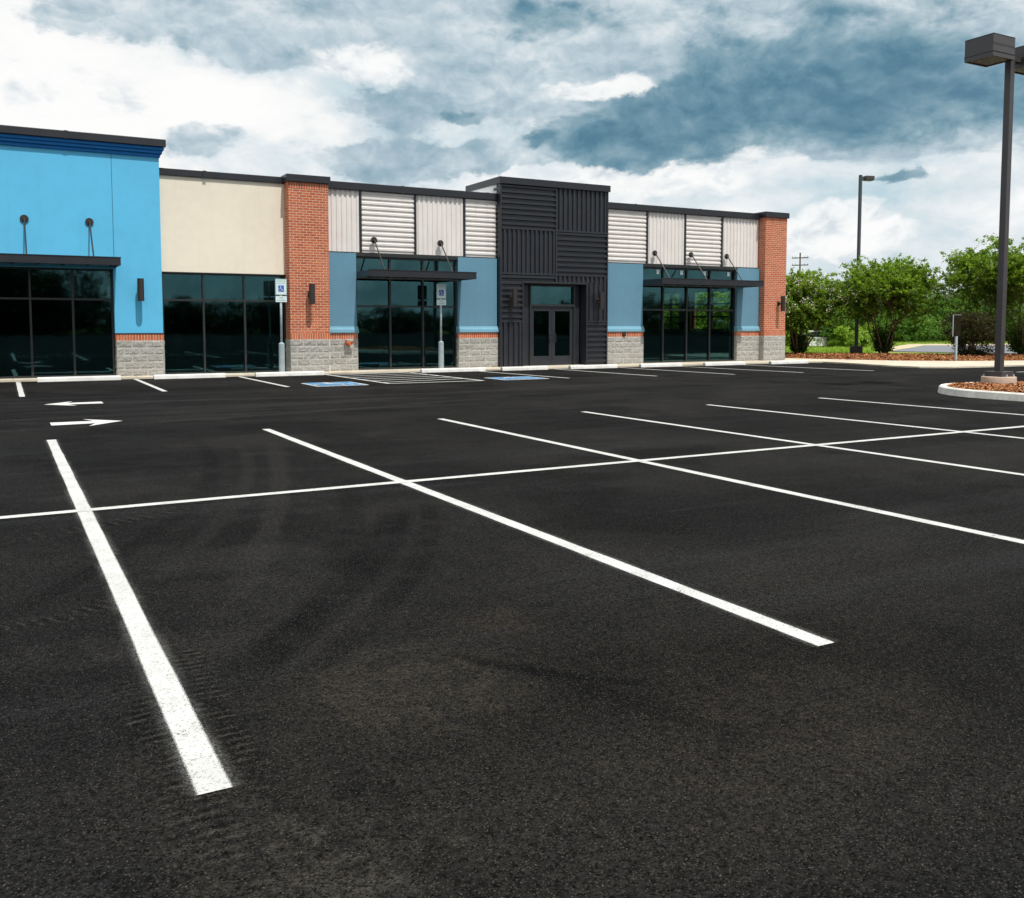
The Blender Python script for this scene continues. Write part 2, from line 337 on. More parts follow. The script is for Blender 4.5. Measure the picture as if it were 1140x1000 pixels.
# ------------------------------------------------------------------ mesh helpers
class MB:
    def __init__(s): s.v = []; s.f = []; s.uv = {}
    def face(s, pts, uv=None):
        i = len(s.v); s.v += [tuple(p) for p in pts]; s.f.append(tuple(range(i, i + len(pts))))
        if uv: s.uv[len(s.f) - 1] = uv
    def box(s, x0, x1, y0, y1, z0, z1, mat=None, skip=''):
        a = [(x0, y0, z0), (x1, y0, z0), (x1, y1, z0), (x0, y1, z0), (x0, y0, z1), (x1, y0, z1), (x1, y1, z1), (x0, y1, z1)]
        i = len(s.v)
        if mat is not None: a = [tuple(mat @ Vector(q)) for q in a]
        s.v += a
        for k, q in (('b', (0, 3, 2, 1)), ('t', (4, 5, 6, 7)), ('f', (0, 1, 5, 4)), ('r', (1, 2, 6, 5)), ('k', (2, 3, 7, 6)), ('l', (3, 0, 4, 7))):
            if k not in skip: s.f.append(tuple(i + j for j in q))
    def tube(s, p0, p1, r0, r1=None, n=10, caps=True, rot=0):
        r1 = r0 if r1 is None else r1
        p0 = Vector(p0); p1 = Vector(p1); d = (p1 - p0).normalized()
        a = d.orthogonal().normalized() if abs(d.z) < .999 else Vector((1, 0, 0)); b = d.cross(a)
        i = len(s.v)
        for (p, r) in ((p0, r0), (p1, r1)):
            for k in range(n):
                t = 2 * math.pi * k / n + rot; s.v.append(tuple(p + (a * math.cos(t) + b * math.sin(t)) * r))
        for k in range(n): s.f.append((i + k, i + (k + 1) % n, i + n + (k + 1) % n, i + n + k))
        if caps: s.f.append(tuple(i + k for k in range(n))[::-1]); s.f.append(tuple(i + n + k for k in range(n)))
    def prism(s, poly, axis, a0, a1):
        """extrude polygon (2D) along axis 'x','y' or 'z'"""
        def mk(u, w, t): return {'x': (t, u, w), 'y': (u, t, w), 'z': (u, w, t)}[axis]
        n = len(poly); i = len(s.v)
        s.v += [mk(u, w, a0) for u, w in poly] + [mk(u, w, a1) for u, w in poly]
        s.f.append(tuple(range(i, i + n))[::-1]); s.f.append(tuple(range(i + n, i + 2 * n)))
        for k in range(n): s.f.append((i + k, i + (k + 1) % n, i + n + (k + 1) % n, i + n + k))
    def build(s, name, mat, parent=None, bevel=0, smooth=False, recalc=True):
        me = bpy.data.meshes.new(name); me.from_pydata(s.v, [], s.f); me.update()
        if recalc:
            bm = bmesh.new(); bm.from_mesh(me)
            bmesh.ops.recalc_face_normals(bm, faces=bm.faces) ; bm.to_mesh(me); bm.free()
        uvl = me.uv_layers.new(name='UVMap')
        for pi, poly in enumerate(me.polygons):
            nx, ny, nz = (abs(c) for c in poly.normal)
            for k, li in enumerate(poly.loop_indices):
                co = me.vertices[me.loops[li].vertex_index].co
                if nx > ny and nx > nz: u = (co.y, co.z)
                elif ny >= nz: u = (co.x, co.z)
                else: u = (co.x, co.y)
                if pi in s.uv: u = s.uv[pi][k]
                uvl.data[li].uv = u
            poly.use_smooth = smooth
        me.materials.append(M[mat] if isinstance(mat, str) else mat)
        o = bpy.data.objects.new(name, me); C.objects.link(o)
        if parent is not None:
            o.parent = parent
            w = world_of(parent); o.matrix_parent_inverse = w.inverted()
        if bevel:
            bv = o.modifiers.new('bevel', 'BEVEL'); bv.width = bevel; bv.segments = 2; bv.limit_method = 'ANGLE'; bv.angle_limit = R(40)
        return o
def world_of(o):
    mtx = o.matrix_basis.copy()
    if o.parent is not None: mtx = world_of(o.parent) @ o.matrix_parent_inverse @ mtx
    return mtx
def B(name, mat, boxes, parent=None, bevel=0):
    mb = MB()
    for b in boxes: mb.box(*b)
    return mb.build(name, mat, parent, bevel)
def thing(name, label, cat, loc=(0, 0, 0), rz=0, group=None):
    o = bpy.data.objects.new(name, None); C.objects.link(o); o.location = loc; o.rotation_euler = (0, 0, rz)
    o.empty_display_size = .3
    tag(o, label, cat, group); return o
def tag(o, label, cat, group=None, kind=None):
    if label: o['label'] = label
    if cat: o['category'] = cat
    if group: o['group'] = group
    if kind: o['kind'] = kind
    return o
def struct(o): o['kind'] = 'structure'; return o
def copy_tree(o, parent=None):
    c = o.copy(); C.objects.link(c); c.parent = parent
    for ch in [x for x in bpy.data.objects if x.parent is o]: copy_tree(ch, c)
    return c

# ------------------------------------------------------------------ camera
CAM = dict(f=1037.24, pitch=.068478, yaw=.503239, cy=432.565, h=1.48735)
cd = bpy.data.cameras.new('camera'); cam = bpy.data.objects.new('camera', cd); C.objects.link(cam)
cd.sensor_width = 36; cd.lens = 36 * CAM['f'] / 1140; cd.shift_y = -(500 - CAM['cy']) / 1140
cd.clip_end = 6000; cam.location = (0, 0, CAM['h']); cam.rotation_euler = (math.pi / 2 - CAM['pitch'], 0, -CAM['yaw'])
S.camera = cam

# ------------------------------------------------------------------ ground, lot
def gz(x, y):
    d = math.hypot(x - 55.5, y - 52.5) / 15
    return -.03 - (.60 * (1 + math.cos(math.pi * d)) / 2 if d < 1 else 0)
gxs = [-2500, -400, 0] + [38 + i * 1.25 for i in range(30)] + [400, 2500]; gys = [-2500, -400, 0] + [34 + i * 1.25 for i in range(30)] + [400, 2500]
mb = MB(); mb.v = [(x, y, gz(x, y)) for x in gxs for y in gys]; ng = len(gys)
mb.f = [(i * ng + j, (i + 1) * ng + j, (i + 1) * ng + j + 1, i * ng + j + 1) for i in range(len(gxs) - 1) for j in range(ng - 1)]
struct(mb.build('ground', 'grass', recalc=False, smooth=True))
# front edge of the sidewalk / curb as surveyed
def walkY(x): return 27.42 - .045 * x
front = [(-110, walkY(-20)), (-20, walkY(-20)), (0, walkY(0)), (27.7, walkY(27.7)), (28.05, 25.9), (28.1, 25.0), (27.8, 23.6), (27.45, 22.2), (27.6, 21.2), (28.5, 20.6), (30.2, 20.4), (34, 20.35), (90, 20.3)]
back = [(28.0, 31.5), (29.7, 29.3), (30.5, 27.1), (31.4, 25.2), (33.1, 23.8), (35.9, 22.8), (48, 22.5), (90, 22.3)]
lotpts = [(-110, -110), (150, -110), (150, 20.3)] + [(x, y) for x, y in front[::-1]]
mb = MB(); mb.face([(x, y, 0) for x, y in lotpts])
lot = struct(mb.build('parking_lot', 'asphalt', recalc=False))
# fix orientation upwards
# concrete walkway along the shops and round the corner
mb = MB()
poly = front[1:] + back[::-1] + [(27.9, 31.5), (27.9, 28.6), (-20, 28.6)]
top = [(x, y, .05) for x, y in poly]; mb.face(top)
for (a, b_) in zip(front[1:-1], front[2:]): mb.face([(a[0], a[1], -.02), (b_[0], b_[1], -.02), (b_[0], b_[1], .05), (a[0], a[1], .05)])
walk = struct(mb.build('sidewalk', 'concrete'))
# expansion joints cut as thin dark grooves
mb = MB()
for i in range(-12, 19):
    x = i * 1.5 + .3; mb.box(x, x + .012, walkY(x) + .004, 28.0, .049, .0525)
mb.build('expansion_joint', 'darktrim', walk)

# painted lines
def stripe(p0, p1, hw=.052, z=.004, ext=.0):
    p0 = Vector((*p0, 0)); p1 = Vector((*p1, 0)); d = (p1 - p0).normalized(); nrm = Vector((-d.y, d.x, 0)); w = hw + .085
    mb = MB(); q = []
    for t, sgn in ((p0, -1), (p1, -1), (p1, 1), (p0, 1)): q.append((t.x + nrm.x * w * sgn, t.y + nrm.y * w * sgn, z))
    mb.face(q, [(-w, hw), (-w, hw), (w, hw), (w, hw)])
    return mb.build('painted_line', 'paint', lot, recalc=False)
Xs = [(.556, 13.34, 2.975), (3.30, 13.25, 3.01), (6.085, 13.38, 3.0), (8.76, 13.3, 3.0), (11.6, 13.35, 3.0), (14.62, 13.5, 3.0)]
Xtop = [.554, 3.293, 6.071, 8.709, 11.489, 14.542]; Xbot = [.558, 3.326, 6.10, 8.90, 11.86, 15.05]
for (x, yf, yn), xt, xb in zip(Xs, Xtop, Xbot): stripe((xb, yn), (xt, yf))
stripe((-2.3, 13.4), (-2.3, 3.0))
stripe((-14, 7.95), (17.3, 8.29), z=.006)
far = [(.41, 27.25, .39, 21.63), (3.24, 27.2, 3.21, 21.84), (5.99, 27.0, 6.02, 22.0), (13.36, 26.6, 13.84, 21.85),
       (16.25, 26.5, 16.6, 21.5), (18.8, 26.4, 19.2, 21.1), (21.2, 26.3, 21.8, 20.9), (24.0, 26.1, 24.62, 20.6), (-2.4, 27.4, -2.4, 21.7)]
for a in far: stripe((a[0], a[1]), (a[2], a[3]))
# far right lines of the next bay
stripe((27.9, 17.9), (33.5, 17.7))
# loading hatch beside the accessible bays
stripe((8.5, 27.0), (8.6, 22.0)); stripe((11.15, 26.8), (11.22, 21.95)); stripe((8.6, 22.0), (11.22, 21.97), z=.006)
for k in range(6):
    y0 = 22.5 + k * .78; stripe((8.6, y0), (11.2, y0 + .55), hw=.05, z=.008)
# arrows
def arrow(cx, cy, sgn):
    pts = [(-.50, 0), (.02, .56), (-.10, .19), (.50, .23), (.50, -.23), (-.10, -.19), (.02, -.56)]
    mb = MB(); mb.face([(cx + sgn * x, cy + y, .005) for x, y in pts])
    o = mb.build('painted_arrow', 'paintplain', lot, recalc=False); return o
arrow(1.2, 19.3, 1); arrow(1.14, 15.45, -1)
# wheelchair symbol strokes (unit: 1 high)
def ribbon(mb, pts, w, tf):
    for (a, b_) in zip(pts[:-1], pts[1:]):
        a = Vector(a); b_ = Vector(b_); d = (b_ - a).normalized(); n_ = Vector((-d.y, d.x)) * w; e = d * w * .6
        mb.face([tf(*(a - e + n_)), tf(*(a - e - n_)), tf(*(b_ + e - n_)), tf(*(b_ + e + n_))])
def isa(mb, tf, dz):
    tz = lambda k: (lambda x, y: tf(x, y, k * dz))
    mb.face([tf(.02 + .08 * math.cos(t), .86 + .08 * math.sin(t), 0) for t in np.linspace(0, 2 * math.pi, 14)[:-1]])
    ribbon(mb, [(0, .74), (.04, .42), (.30, .42), (.40, .12), (.50, .15)], .038, tz(1))
    ribbon(mb, [(.02, .62), (.24, .62)], .03, tz(2))
    ribbon(mb, [(-.06 + .27 * math.cos(t), .29 + .27 * math.sin(t)) for t in np.linspace(R(120), R(355), 13)], .034, tz(3))
def ground_isa(cx, cy, wx, wy):
    B('blue_square', 'paintblue', [(cx - wx / 2, cx + wx / 2, cy - wy / 2, cy + wy / 2, -.01, .004)], lot)
    mb = MB(); k = .055
    for b_ in [(cx - wx / 2 - k, cx - wx / 2, cy - wy / 2 - k, cy + wy / 2 + k), (cx + wx / 2, cx + wx / 2 + k, cy - wy / 2 - k, cy + wy / 2 + k),
               (cx - wx / 2, cx + wx / 2, cy - wy / 2 - k, cy - wy / 2), (cx - wx / 2, cx + wx / 2, cy + wy / 2, cy + wy / 2 + k)]:
        mb.box(*b_, -.01, .0045)
    mb.build('symbol_border', 'paintplain', lot)
    mb = MB(); isa(mb, lambda x, y, d: (cx - .12 + x * wy * 1.0, cy - .47 * wy + y * wy * .96, .008 + d), .0015)
    mb.build('wheelchair_symbol', 'paintplain', lot, recalc=False)
ground_isa(7.32, 22.5, 1.2, 1.3); ground_isa(12.55, 22.55, 1.3, 1.1)

# flip any downward facing flat sheets
for o in list(C.objects):
    if o.type == 'MESH' and o.name.split('.')[0] in ('parking_lot', 'painted_line', 'painted_arrow', 'wheelchair_symbol', 'ground'):
        me = o.data
        for p_ in me.polygons:
            if p_.normal.z < 0: p_.flip()
        me.update()

# wheel stops: each a precast block
stops = [(1.84, 2.0, 'in front of the blue shop'), (4.6, 1.9, 'below the corner of the blue pier'), (7.35, 2.0, 'beneath the left wheelchair sign'), (12.45, 2.2, 'beneath the right wheelchair sign'),
         (14.95, 1.7, 'in front of the left foot of the black portal'), (17.55, 1.9, 'in front of the black double doors'), (20.3, 1.8, 'below the stone base right of the portal'), (23.1, 1.9, 'in front of the right hand glass storefront'), (26.15, 1.9, 'at the brick pilaster on the far right corner')]
for (x, w, wh) in stops:
    y = 26.98 - .045 * x
    mb = MB(); prof = [(-.085, 0), (-.07, .09), (-.045, .125), (.045, .125), (.07, .09), (.085, 0)]
    mb.prism([(y + a, .004 + b_) for a, b_ in prof], 'x', x - w / 2, x + w / 2)
    o = mb.build('wheel_stop', 'stop', bevel=.012)
    tag(o, 'pale concrete wheel stop ' + wh, 'wheel stop', 'concrete wheel stops along the shop walkway')

# ------------------------------------------------------------------ island with curb, mulch
def rounded(x0, x1, y0, y1, r, n=10):
    pts = []
    for cx, cy, a0 in ((x1 - r, y1 - r, 0), (x0 + r, y1 - r, 90), (x0 + r, y0 + r, 180), (x1 - r, y0 + r, 270)):
        for k in range(n + 1):
            t = R(a0 + 90 * k / n); pts.append((cx + r * math.cos(t), cy + r * math.sin(t)))
    return pts
IX0, IX1, IY0, IY1 = 17.33, 21.5, 3.2, 13.82
o_ = rounded(IX0, IX1, IY0, IY1, 1.95); i_ = rounded(IX0 + .16, IX1 - .16, IY0 + .16, IY1 - .16, 1.79)
om = rounded(IX0 + .02, IX1 - .02, IY0 + .02, IY1 - .02, 1.93)
mb = MB(); n = len(o_)
for k in range(n):
    j = (k + 1) % n
    mb.face([(*o_[k], 0), (*o_[j], 0), (*om[j], .13), (*om[k], .13)])
    a, b_ = om[k], om[j]
    q = rounded(IX0 + .045, IX1 - .045, IY0 + .045, IY1 - .045, 1.905)
    mb.face([(*a, .13), (*b_, .13), (*q[j], .155), (*q[k], .155)])
    mb.face([(*q[k], .155), (*q[j], .155), (*i_[j], .152), (*i_[k], .152)])
    mb.face([(*i_[k], .152), (*i_[j], .152), (*i_[j], .02), (*i_[k], .02)])
isl = struct(mb.build('island_curb', 'curb'))
def mulch_sheet(name, inside, x0, x1, y0, y1, step, zf):
    nx = int((x1 - x0) / step) + 1; ny = int((y1 - y0) / step) + 1
    idx = {}; V = []; F = []
    for i in range(nx):
        for j in range(ny):
            x = x0 + i * step; y = y0 + j * step
            V.append((x, y, zf(x, y)))
    for i in range(nx - 1):
        for j in range(ny - 1):
            x = x0 + (i + .5) * step; y = y0 + (j + .5) * step
            if inside(x, y): F.append((i * ny + j, (i + 1) * ny + j, (i + 1) * ny + j + 1, i * ny + j + 1))
    m_ = MB(); m_.v = V; m_.f = F; o = m_.build(name, 'mulch', recalc=False, smooth=True); struct(o); return o
from mathutils import noise as mnoise
def nz(x, y, s=1.0): return mnoise.noise(Vector((x * s, y * s, .3)))
# island mulch: fan
mb = MB(); rings = 9; cx, cy = (IX0 + IX1) / 2, (IY0 + IY1) / 2; im = rounded(IX0 + .165, IX1 - .165, IY0 + .165, IY1 - .165, 1.785, 14)
def ip(k, r):
    x, y = im[k]; ax = (IX0 + IX1) / 2; ay = min(max(y, IY0 + 2.05), IY1 - 2.05)
    px = ax + (x - ax) * r; py = ay + (y - ay) * r
    return (px, py, .125 + .075 * (1 - r) ** .6 + .018 * nz(px, py, 3))
for r_ in range(rings):
    for k in range(len(im)):
        j = (k + 1) % len(im); a, b_ = r_ / rings, (r_ + 1) / rings
        mb.face([ip(k, a), ip(j, a), ip(j, b_), ip(k, b_)])
struct(mb.build('island_mulch', 'mulch', recalc=False))

# tree bed mound behind the walkway
def D(px, d, z=0):
    a = (px - 570) / CAM['f']; s_, c_ = math.sin(CAM['yaw']), math.cos(CAM['yaw'])
    return (a * d * c_ + d * s_, -a * d * s_ + d * c_, z)
bf = [(27.92, 33.5), (28.3, 31.2), (29.7, 29.3), (30.5, 27.1), (31.4, 25.2), (33.1, 23.8), (35.9, 22.8), (40, 22.55), (48, 22.4), (60, 22.2)]
bb = [(30.5, 37.5), (32.2, 35.6), (34.3, 33.2), (36.4, 32.0), (38.4, 30.9), (40.6, 29.4), (43.0, 28.0), (46.5, 26.9), (53, 26.0), (62, 25.6)]
mb = MB(); NS = 14
def lerp(a, b_, t): return (a[0] + (b_[0] - a[0]) * t, a[1] + (b_[1] - a[1]) * t)
def dens(l, n_):
    out_ = []
    for a, b_ in zip(l[:-1], l[1:]):
        for k in range(n_): out_.append(lerp(a, b_, k / n_))
    return out_ + [l[-1]]
bfd, bbd = dens(bf, 8), dens(bb, 8)
def bp(i, t):
    x, y = lerp(bfd[i], bbd[i], t); z = .03 + .14 * math.sin(math.pi * min(1, t * 1.15 + .0)) ** .7 if t * 1.15 < 1 else .03
    return (x, y, z + .03 * nz(x, y, 1.5) + (.0 if t > 0 else -.02))
for i in range(len(bfd) - 1):
    for k in range(NS): mb.face([bp(i, k / NS), bp(i + 1, k / NS), bp(i + 1, (k + 1) / NS), bp(i, (k + 1) / NS)])
bed = struct(mb.build('mulch_bed', 'mulch', recalc=False, smooth=True))
# bark chips
def chips(name, pts, mat, smin, smax):
    mb = MB()
    for (x, y, z) in pts:
        L = random.uniform(smin, smax); W = L * random.uniform(.25, .5); a = random.uniform(0, 6.28); tl = random.uniform(-.6, .6); tw = random.uniform(-.6, .6)
        mt = Matrix.Translation((x, y, z + .01)) @ Matrix.Rotation(a, 4, 'Z') @ Matrix.Rotation(tl, 4, 'X') @ Matrix.Rotation(tw, 4, 'Y')
        mb.face([mt @ Vector(q) for q in ((-L, -W, 0), (L, -W * .6, 0), (L * .8, W, 0), (-L * .9, W * .8, 0))])
    return mb.build(name, mat, recalc=False)
pa = []; pb = []
for _ in range(21000):
    x = random.uniform(IX0 + .2, IX1 - .2); y = random.uniform(IY0 + .2, IY1 - .2) if random.random() < .5 else random.uniform(9.5, IY1 - .2)
    ex = min(x - IX0, IX1 - x); ey = min(y - IY0, IY1 - y); r_ = 1 - min(1, min(ex, ey) / 2.05)
    cx_, cy_ = min(max(x, IX0 + 1.95), IX1 - 1.95), min(max(y, IY0 + 1.95), IY1 - 1.95)
    if math.hypot(x - cx_, y - cy_) > 1.74: continue
    z = .125 + .075 * (1 - r_) ** .6 + .018 * nz(x, y, 3)
    (pa if random.random() < .55 else pb).append((x, y, z))
tag(chips('bark_chips', pa, 'chip_a', .015, .05), 'orange bark chips strewn over the kerbed island', 'bark chips', kind='stuff')
tag(chips('bark_chips', pb, 'chip_b', .015, .045), 'dark bark chips strewn over the kerbed island', 'bark chips', kind='stuff')
pa = []; pb = []
for _ in range(16000):
    i = random.randrange(len(bfd) - 1); t = random.random() ** 1.3; x, y, z = bp(i, t); (pa if random.random() < .5 else pb).append((x + random.uniform(-.15, .15), y + random.uniform(-.02, .15), z + .01))
tag(chips('bark_chips', pa, 'chip_a', .02, .06), 'light bark chips covering the bed under the trees', 'bark chips', kind='stuff')
tag(chips('bark_chips', pb, 'chip_b', .02, .06), 'dark bark chips covering the bed under the trees', 'bark chips', kind='stuff')

# road and verges beyond
rp = [D(992, 52), D(1002, 56), D(1020, 62), D(1030, 66.5), D(1300, 68), D(1700, 66), D(1700, 44), D(1300, 46), D(1100, 48.5)]
mb = MB(); mb.face([(x, y, .0) for x, y, _ in rp]); road = struct(mb.build('road', 'road'))
mb = MB(); rq = [D(990, 52), D(1000, 56), D(1018, 62.5), D(1028, 67.3), D(1300, 69.2), D(1700, 68)]
ro = [D(975, 50), D(983, 57), D(1000, 66), D(1012, 72), D(1300, 75), D(1700, 74)]
for k in range(len(rq) - 1): mb.face([(*rq[k][:2], -.012), (*rq[k + 1][:2], -.012), (*ro[k + 1][:2], -.012), (*ro[k][:2], -.012)])
struct(mb.build('verge', 'verge'))
for o in (road,):
    for p_ in o.data.polygons:
        if p_.normal.z < 0: p_.flip()
# grass tufts
NT = 26000
px_ = rng.uniform(872, 1240, NT); dd_ = 46 + 46 * rng.random(NT) ** 1.2
a_ = (px_ - 570) / CAM['f']; s_, c_ = math.sin(CAM['yaw']), math.cos(CAM['yaw'])
gx = a_ * dd_ * c_ + dd_ * s_; gy = -a_ * dd_ * s_ + dd_ * c_
keep = ~((dd_ > 46) & (dd_ < 73) & (px_ > 975 + (dd_ - 50) * 1.5))
gx, gy = gx[keep], gy[keep]; n_ = len(gx)
def cards(cx, cy, cz, w, h, az, tilt):
    """triangles: base centre, width, height"""
    ux, uy = np.cos(az), np.sin(az)
    v = np.zeros((len(cx), 3, 3))
    v[:, 0] = np.stack([cx - ux * w, cy - uy * w, cz], 1); v[:, 1] = np.stack([cx + ux * w, cy + uy * w, cz], 1)
    v[:, 2] = np.stack([cx + uy * tilt, cy - ux * tilt, cz + h], 1); return v
def tri_obj(name, tris, tone, mat, parent=None, quads=False):
    k = tris.shape[1]; n = len(tris)
    me = bpy.data.meshes.new(name); me.vertices.add(n * k); me.vertices.foreach_set('co', tris.reshape(-1))
    me.loops.add(n * k); me.loops.foreach_set('vertex_index', np.arange(n * k, dtype=np.int32))
    me.polygons.add(n); me.polygons.foreach_set('loop_start', np.arange(0, n * k, k, dtype=np.int32)); me.polygons.foreach_set('loop_total', np.full(n, k, dtype=np.int32))
    me.update(); me.validate()
    at = me.attributes.new('tone', 'FLOAT', 'POINT'); at.data.foreach_set('value', np.repeat(tone, k).astype(np.float32))
    me.materials.append(M[mat]); o = bpy.data.objects.new(name, me); C.objects.link(o)
    if parent is not None: o.parent = parent
    return o
tris = cards(gx, gy, np.array([gz(a, b_) for a, b_ in zip(gx, gy)]), rng.uniform(.02, .06, n_), rng.uniform(.06, .20, n_), rng.uniform(0, 6.28, n_), rng.uniform(-.1, .1, n_))
tag(tri_obj('grass', tris, rng.random(n_), 'leaf_bright'), 'rough bright green grass strip behind the tree bed', 'grass', kind='stuff')

# ------------------------------------------------------------------ trees and shrubs
def leaves_at(P, size, aspect=.5, up=.3):
    n = len(P); a = rng.normal(size=(n, 3)); a[:, 2] *= .7; a /= np.linalg.norm(a, axis=1, keepdims=True)
    nrm = rng.normal(size=(n, 3)); nrm[:, 2] = np.abs(nrm[:, 2]) + up; b = np.cross(nrm, a); b /= np.linalg.norm(b, axis=1, keepdims=True)
    L = (size * rng.uniform(.6, 1.3, n))[:, None]; W = L * aspect
    return np.stack([P - a * L, P + b * W, P + a * L, P - b * W], 1)
def myrtle(label, loc, H, Wd, seed, crown_lo=.42, leafn=15000, blossoms=120, stems=9, lsize=.085, group='crape myrtle trees in the mulch bed', skirt=.5):
    global rng
    rng = np.random.default_rng(seed); rd = random.Random(seed)
    t = thing('crape_myrtle_tree', label, 'tree', loc, 0, group)
    mb = MB(); tips = []
    def limb(p, d, L, r, lev):
        nseg = 4; cur = Vector(p); dr = Vector(d).normalized()
        for k in range(nseg):
            nx = cur + dr * (L / nseg); mb.tube(cur, nx, r * (1 - .17 * k), r * (1 - .17 * (k + 1)), 6, False)
            cur = nx; dr = (dr + Vector((rd.uniform(-.16, .16), rd.uniform(-.16, .16), rd.uniform(-.02, .14)))).normalized()
            if lev < 3 and k >= 1 and rd.random() < (.85 if lev > 0 else .55):
                side = Vector((rd.uniform(-1, 1), rd.uniform(-1, 1), rd.uniform(-.1, .5))).normalized()
                limb(cur, (dr * .9 + side * .75), L * rd.uniform(.42, .62), r * .5, lev + 1)
        if lev >= 1: tips.append((cur.copy(), dr.copy()))
        if lev < 3:
            for _ in range(2):
                side = Vector((rd.uniform(-1, 1), rd.uniform(-1, 1), rd.uniform(0, .6))).normalized(); limb(cur, dr + side * .6, L * .5, r * .45, lev + 1)
    for k in range(stems):
        a = 6.283 * k / stems + rd.uniform(-.3, .3); lean = rd.uniform(.18, .62)
        d = Vector((math.cos(a) * lean * Wd / H * 1.2, math.sin(a) * lean * Wd / H * 1.2, 1)); st = (math.cos(a) * .16, math.sin(a) * .16, -.05)
        limb(st, d, H * rd.uniform(.42, .52), rd.uniform(.035, .055), 0)
    # rescale to the measured size
    xs = np.array([[*p] for p, _ in tips]); r95 = np.percentile(np.hypot(xs[:, 0], xs[:, 1]), 93); sx = (Wd / 2 * .90) / r95; sz = (H * .93) / xs[:, 2].max()
    mb.v = [(x * (1 + (sx - 1) * min(1, max(0, z) / 1.2)), y * (1 + (sx - 1) * min(1, max(0, z) / 1.2)), z * sz) for x, y, z in mb.v]
    tr = mb.build('trunk', 'bark', t, recalc=False, smooth=True); tr.matrix_parent_inverse = Matrix()
    T = np.stack([xs[:, 0] * sx, xs[:, 1] * sx, xs[:, 2] * sz], 1); Dr = np.array([[*d] for _, d in tips])
    ok = T[:, 2] > H * (crown_lo + .10); T, Dr = T[ok], Dr[ok]
    # extra clump centres on an uneven vase-shaped shell
    m_ = 330; az = rng.uniform(0, 6.28, m_); u = rng.random(m_); zz = H * (crown_lo + (1 - crown_lo - .04) * u)
    prof = (np.sin(np.pi * np.clip(.18 + .74 * u, 0, 1)) ** .55); rad = Wd / 2 * prof * (.40 + .62 * rng.random(m_) ** .6) * (1 + .14 * np.sin(az * 3 + seed) + .10 * np.sin(az * 7 + u * 5))
    E = np.stack([rad * np.cos(az), rad * np.sin(az), zz], 1)
    cc_ = np.concatenate([T, E]); cd_ = np.concatenate([Dr, np.stack([np.cos(az) * .7, np.sin(az) * .7, np.full(m_, .75)], 1)])
    ntw = leafn // 16; ci = rng.integers(0, len(cc_), ntw)
    # twigs: short sprays carrying rows of leaves, pointing out and up
    base = cc_[ci] + rng.normal(size=(ntw, 3)) * [.20, .20, .13]
    dirv = cd_[ci] + rng.normal(size=(ntw, 3)) * .45; dirv /= np.linalg.norm(dirv, axis=1, keepdims=True)
    Ls = rng.uniform(.15, .48, ntw); tt = rng.random((ntw, 16)); 
    P_ = base[:, None, :] + dirv[:, None, :] * (tt * Ls[:, None])[..., None] + rng.normal(size=(ntw, 16, 3)) * .035
    P_[..., 2] -= (tt ** 2) * Ls[:, None] * .25
    tone_c = np.repeat(np.clip(rng.normal(.5, .22, ntw), 0, 1), 16)
    P_ = P_.reshape(-1, 3)
    # leafy suckers at the foot
    ns = int(leafn * .06 * skirt * 2); a = rng.uniform(0, 6.28, ns); z = np.abs(rng.normal(0, .16, ns)) * H * .7
    rr = (.20 + .18 * z + rng.normal(0, .12, ns)) * Wd / 4.6; Sx = np.stack([rr * np.cos(a), rr * np.sin(a), z + .05], 1)
    P_ = np.concatenate([P_, Sx]); tone = np.concatenate([tone_c, rng.uniform(0, .5, ns)])
    tone = np.clip(tone * .7 + .75 * (P_[:, 2] / H - .62) + rng.normal(0, .10, len(P_)), 0, 1)  # crown lightens with height: sunlit top highlights painted into the leaf colour
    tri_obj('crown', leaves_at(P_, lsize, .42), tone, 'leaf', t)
    if blossoms:
        outer = E[(E[:, 2] > H * .5)]; oc = outer[rng.integers(0, len(outer), blossoms)] * [1.06, 1.06, 1.03]
        nb = 26; Q = (oc[:, None, :] + rng.normal(size=(blossoms, nb, 3)) * [.07, .07, .10]).reshape(-1, 3)
        tri_obj('blossom', leaves_at(Q, .035, .8), rng.random(len(Q)), 'blossom', t)
    return t
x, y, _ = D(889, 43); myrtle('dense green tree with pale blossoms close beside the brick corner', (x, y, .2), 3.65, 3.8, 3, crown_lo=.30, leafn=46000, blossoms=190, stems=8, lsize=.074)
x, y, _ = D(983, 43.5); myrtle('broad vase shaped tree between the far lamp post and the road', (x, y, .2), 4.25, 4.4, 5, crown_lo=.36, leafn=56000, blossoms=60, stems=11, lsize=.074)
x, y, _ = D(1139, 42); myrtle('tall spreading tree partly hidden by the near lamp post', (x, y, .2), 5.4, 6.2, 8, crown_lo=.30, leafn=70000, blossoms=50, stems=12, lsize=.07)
x, y, _ = D(1262, 42); myrtle('rounded tree at the far end of the bed, out past the near lamp post', (x, y, .2), 4.6, 5.0, 12, leafn=20000, blossoms=20, lsize=.075)

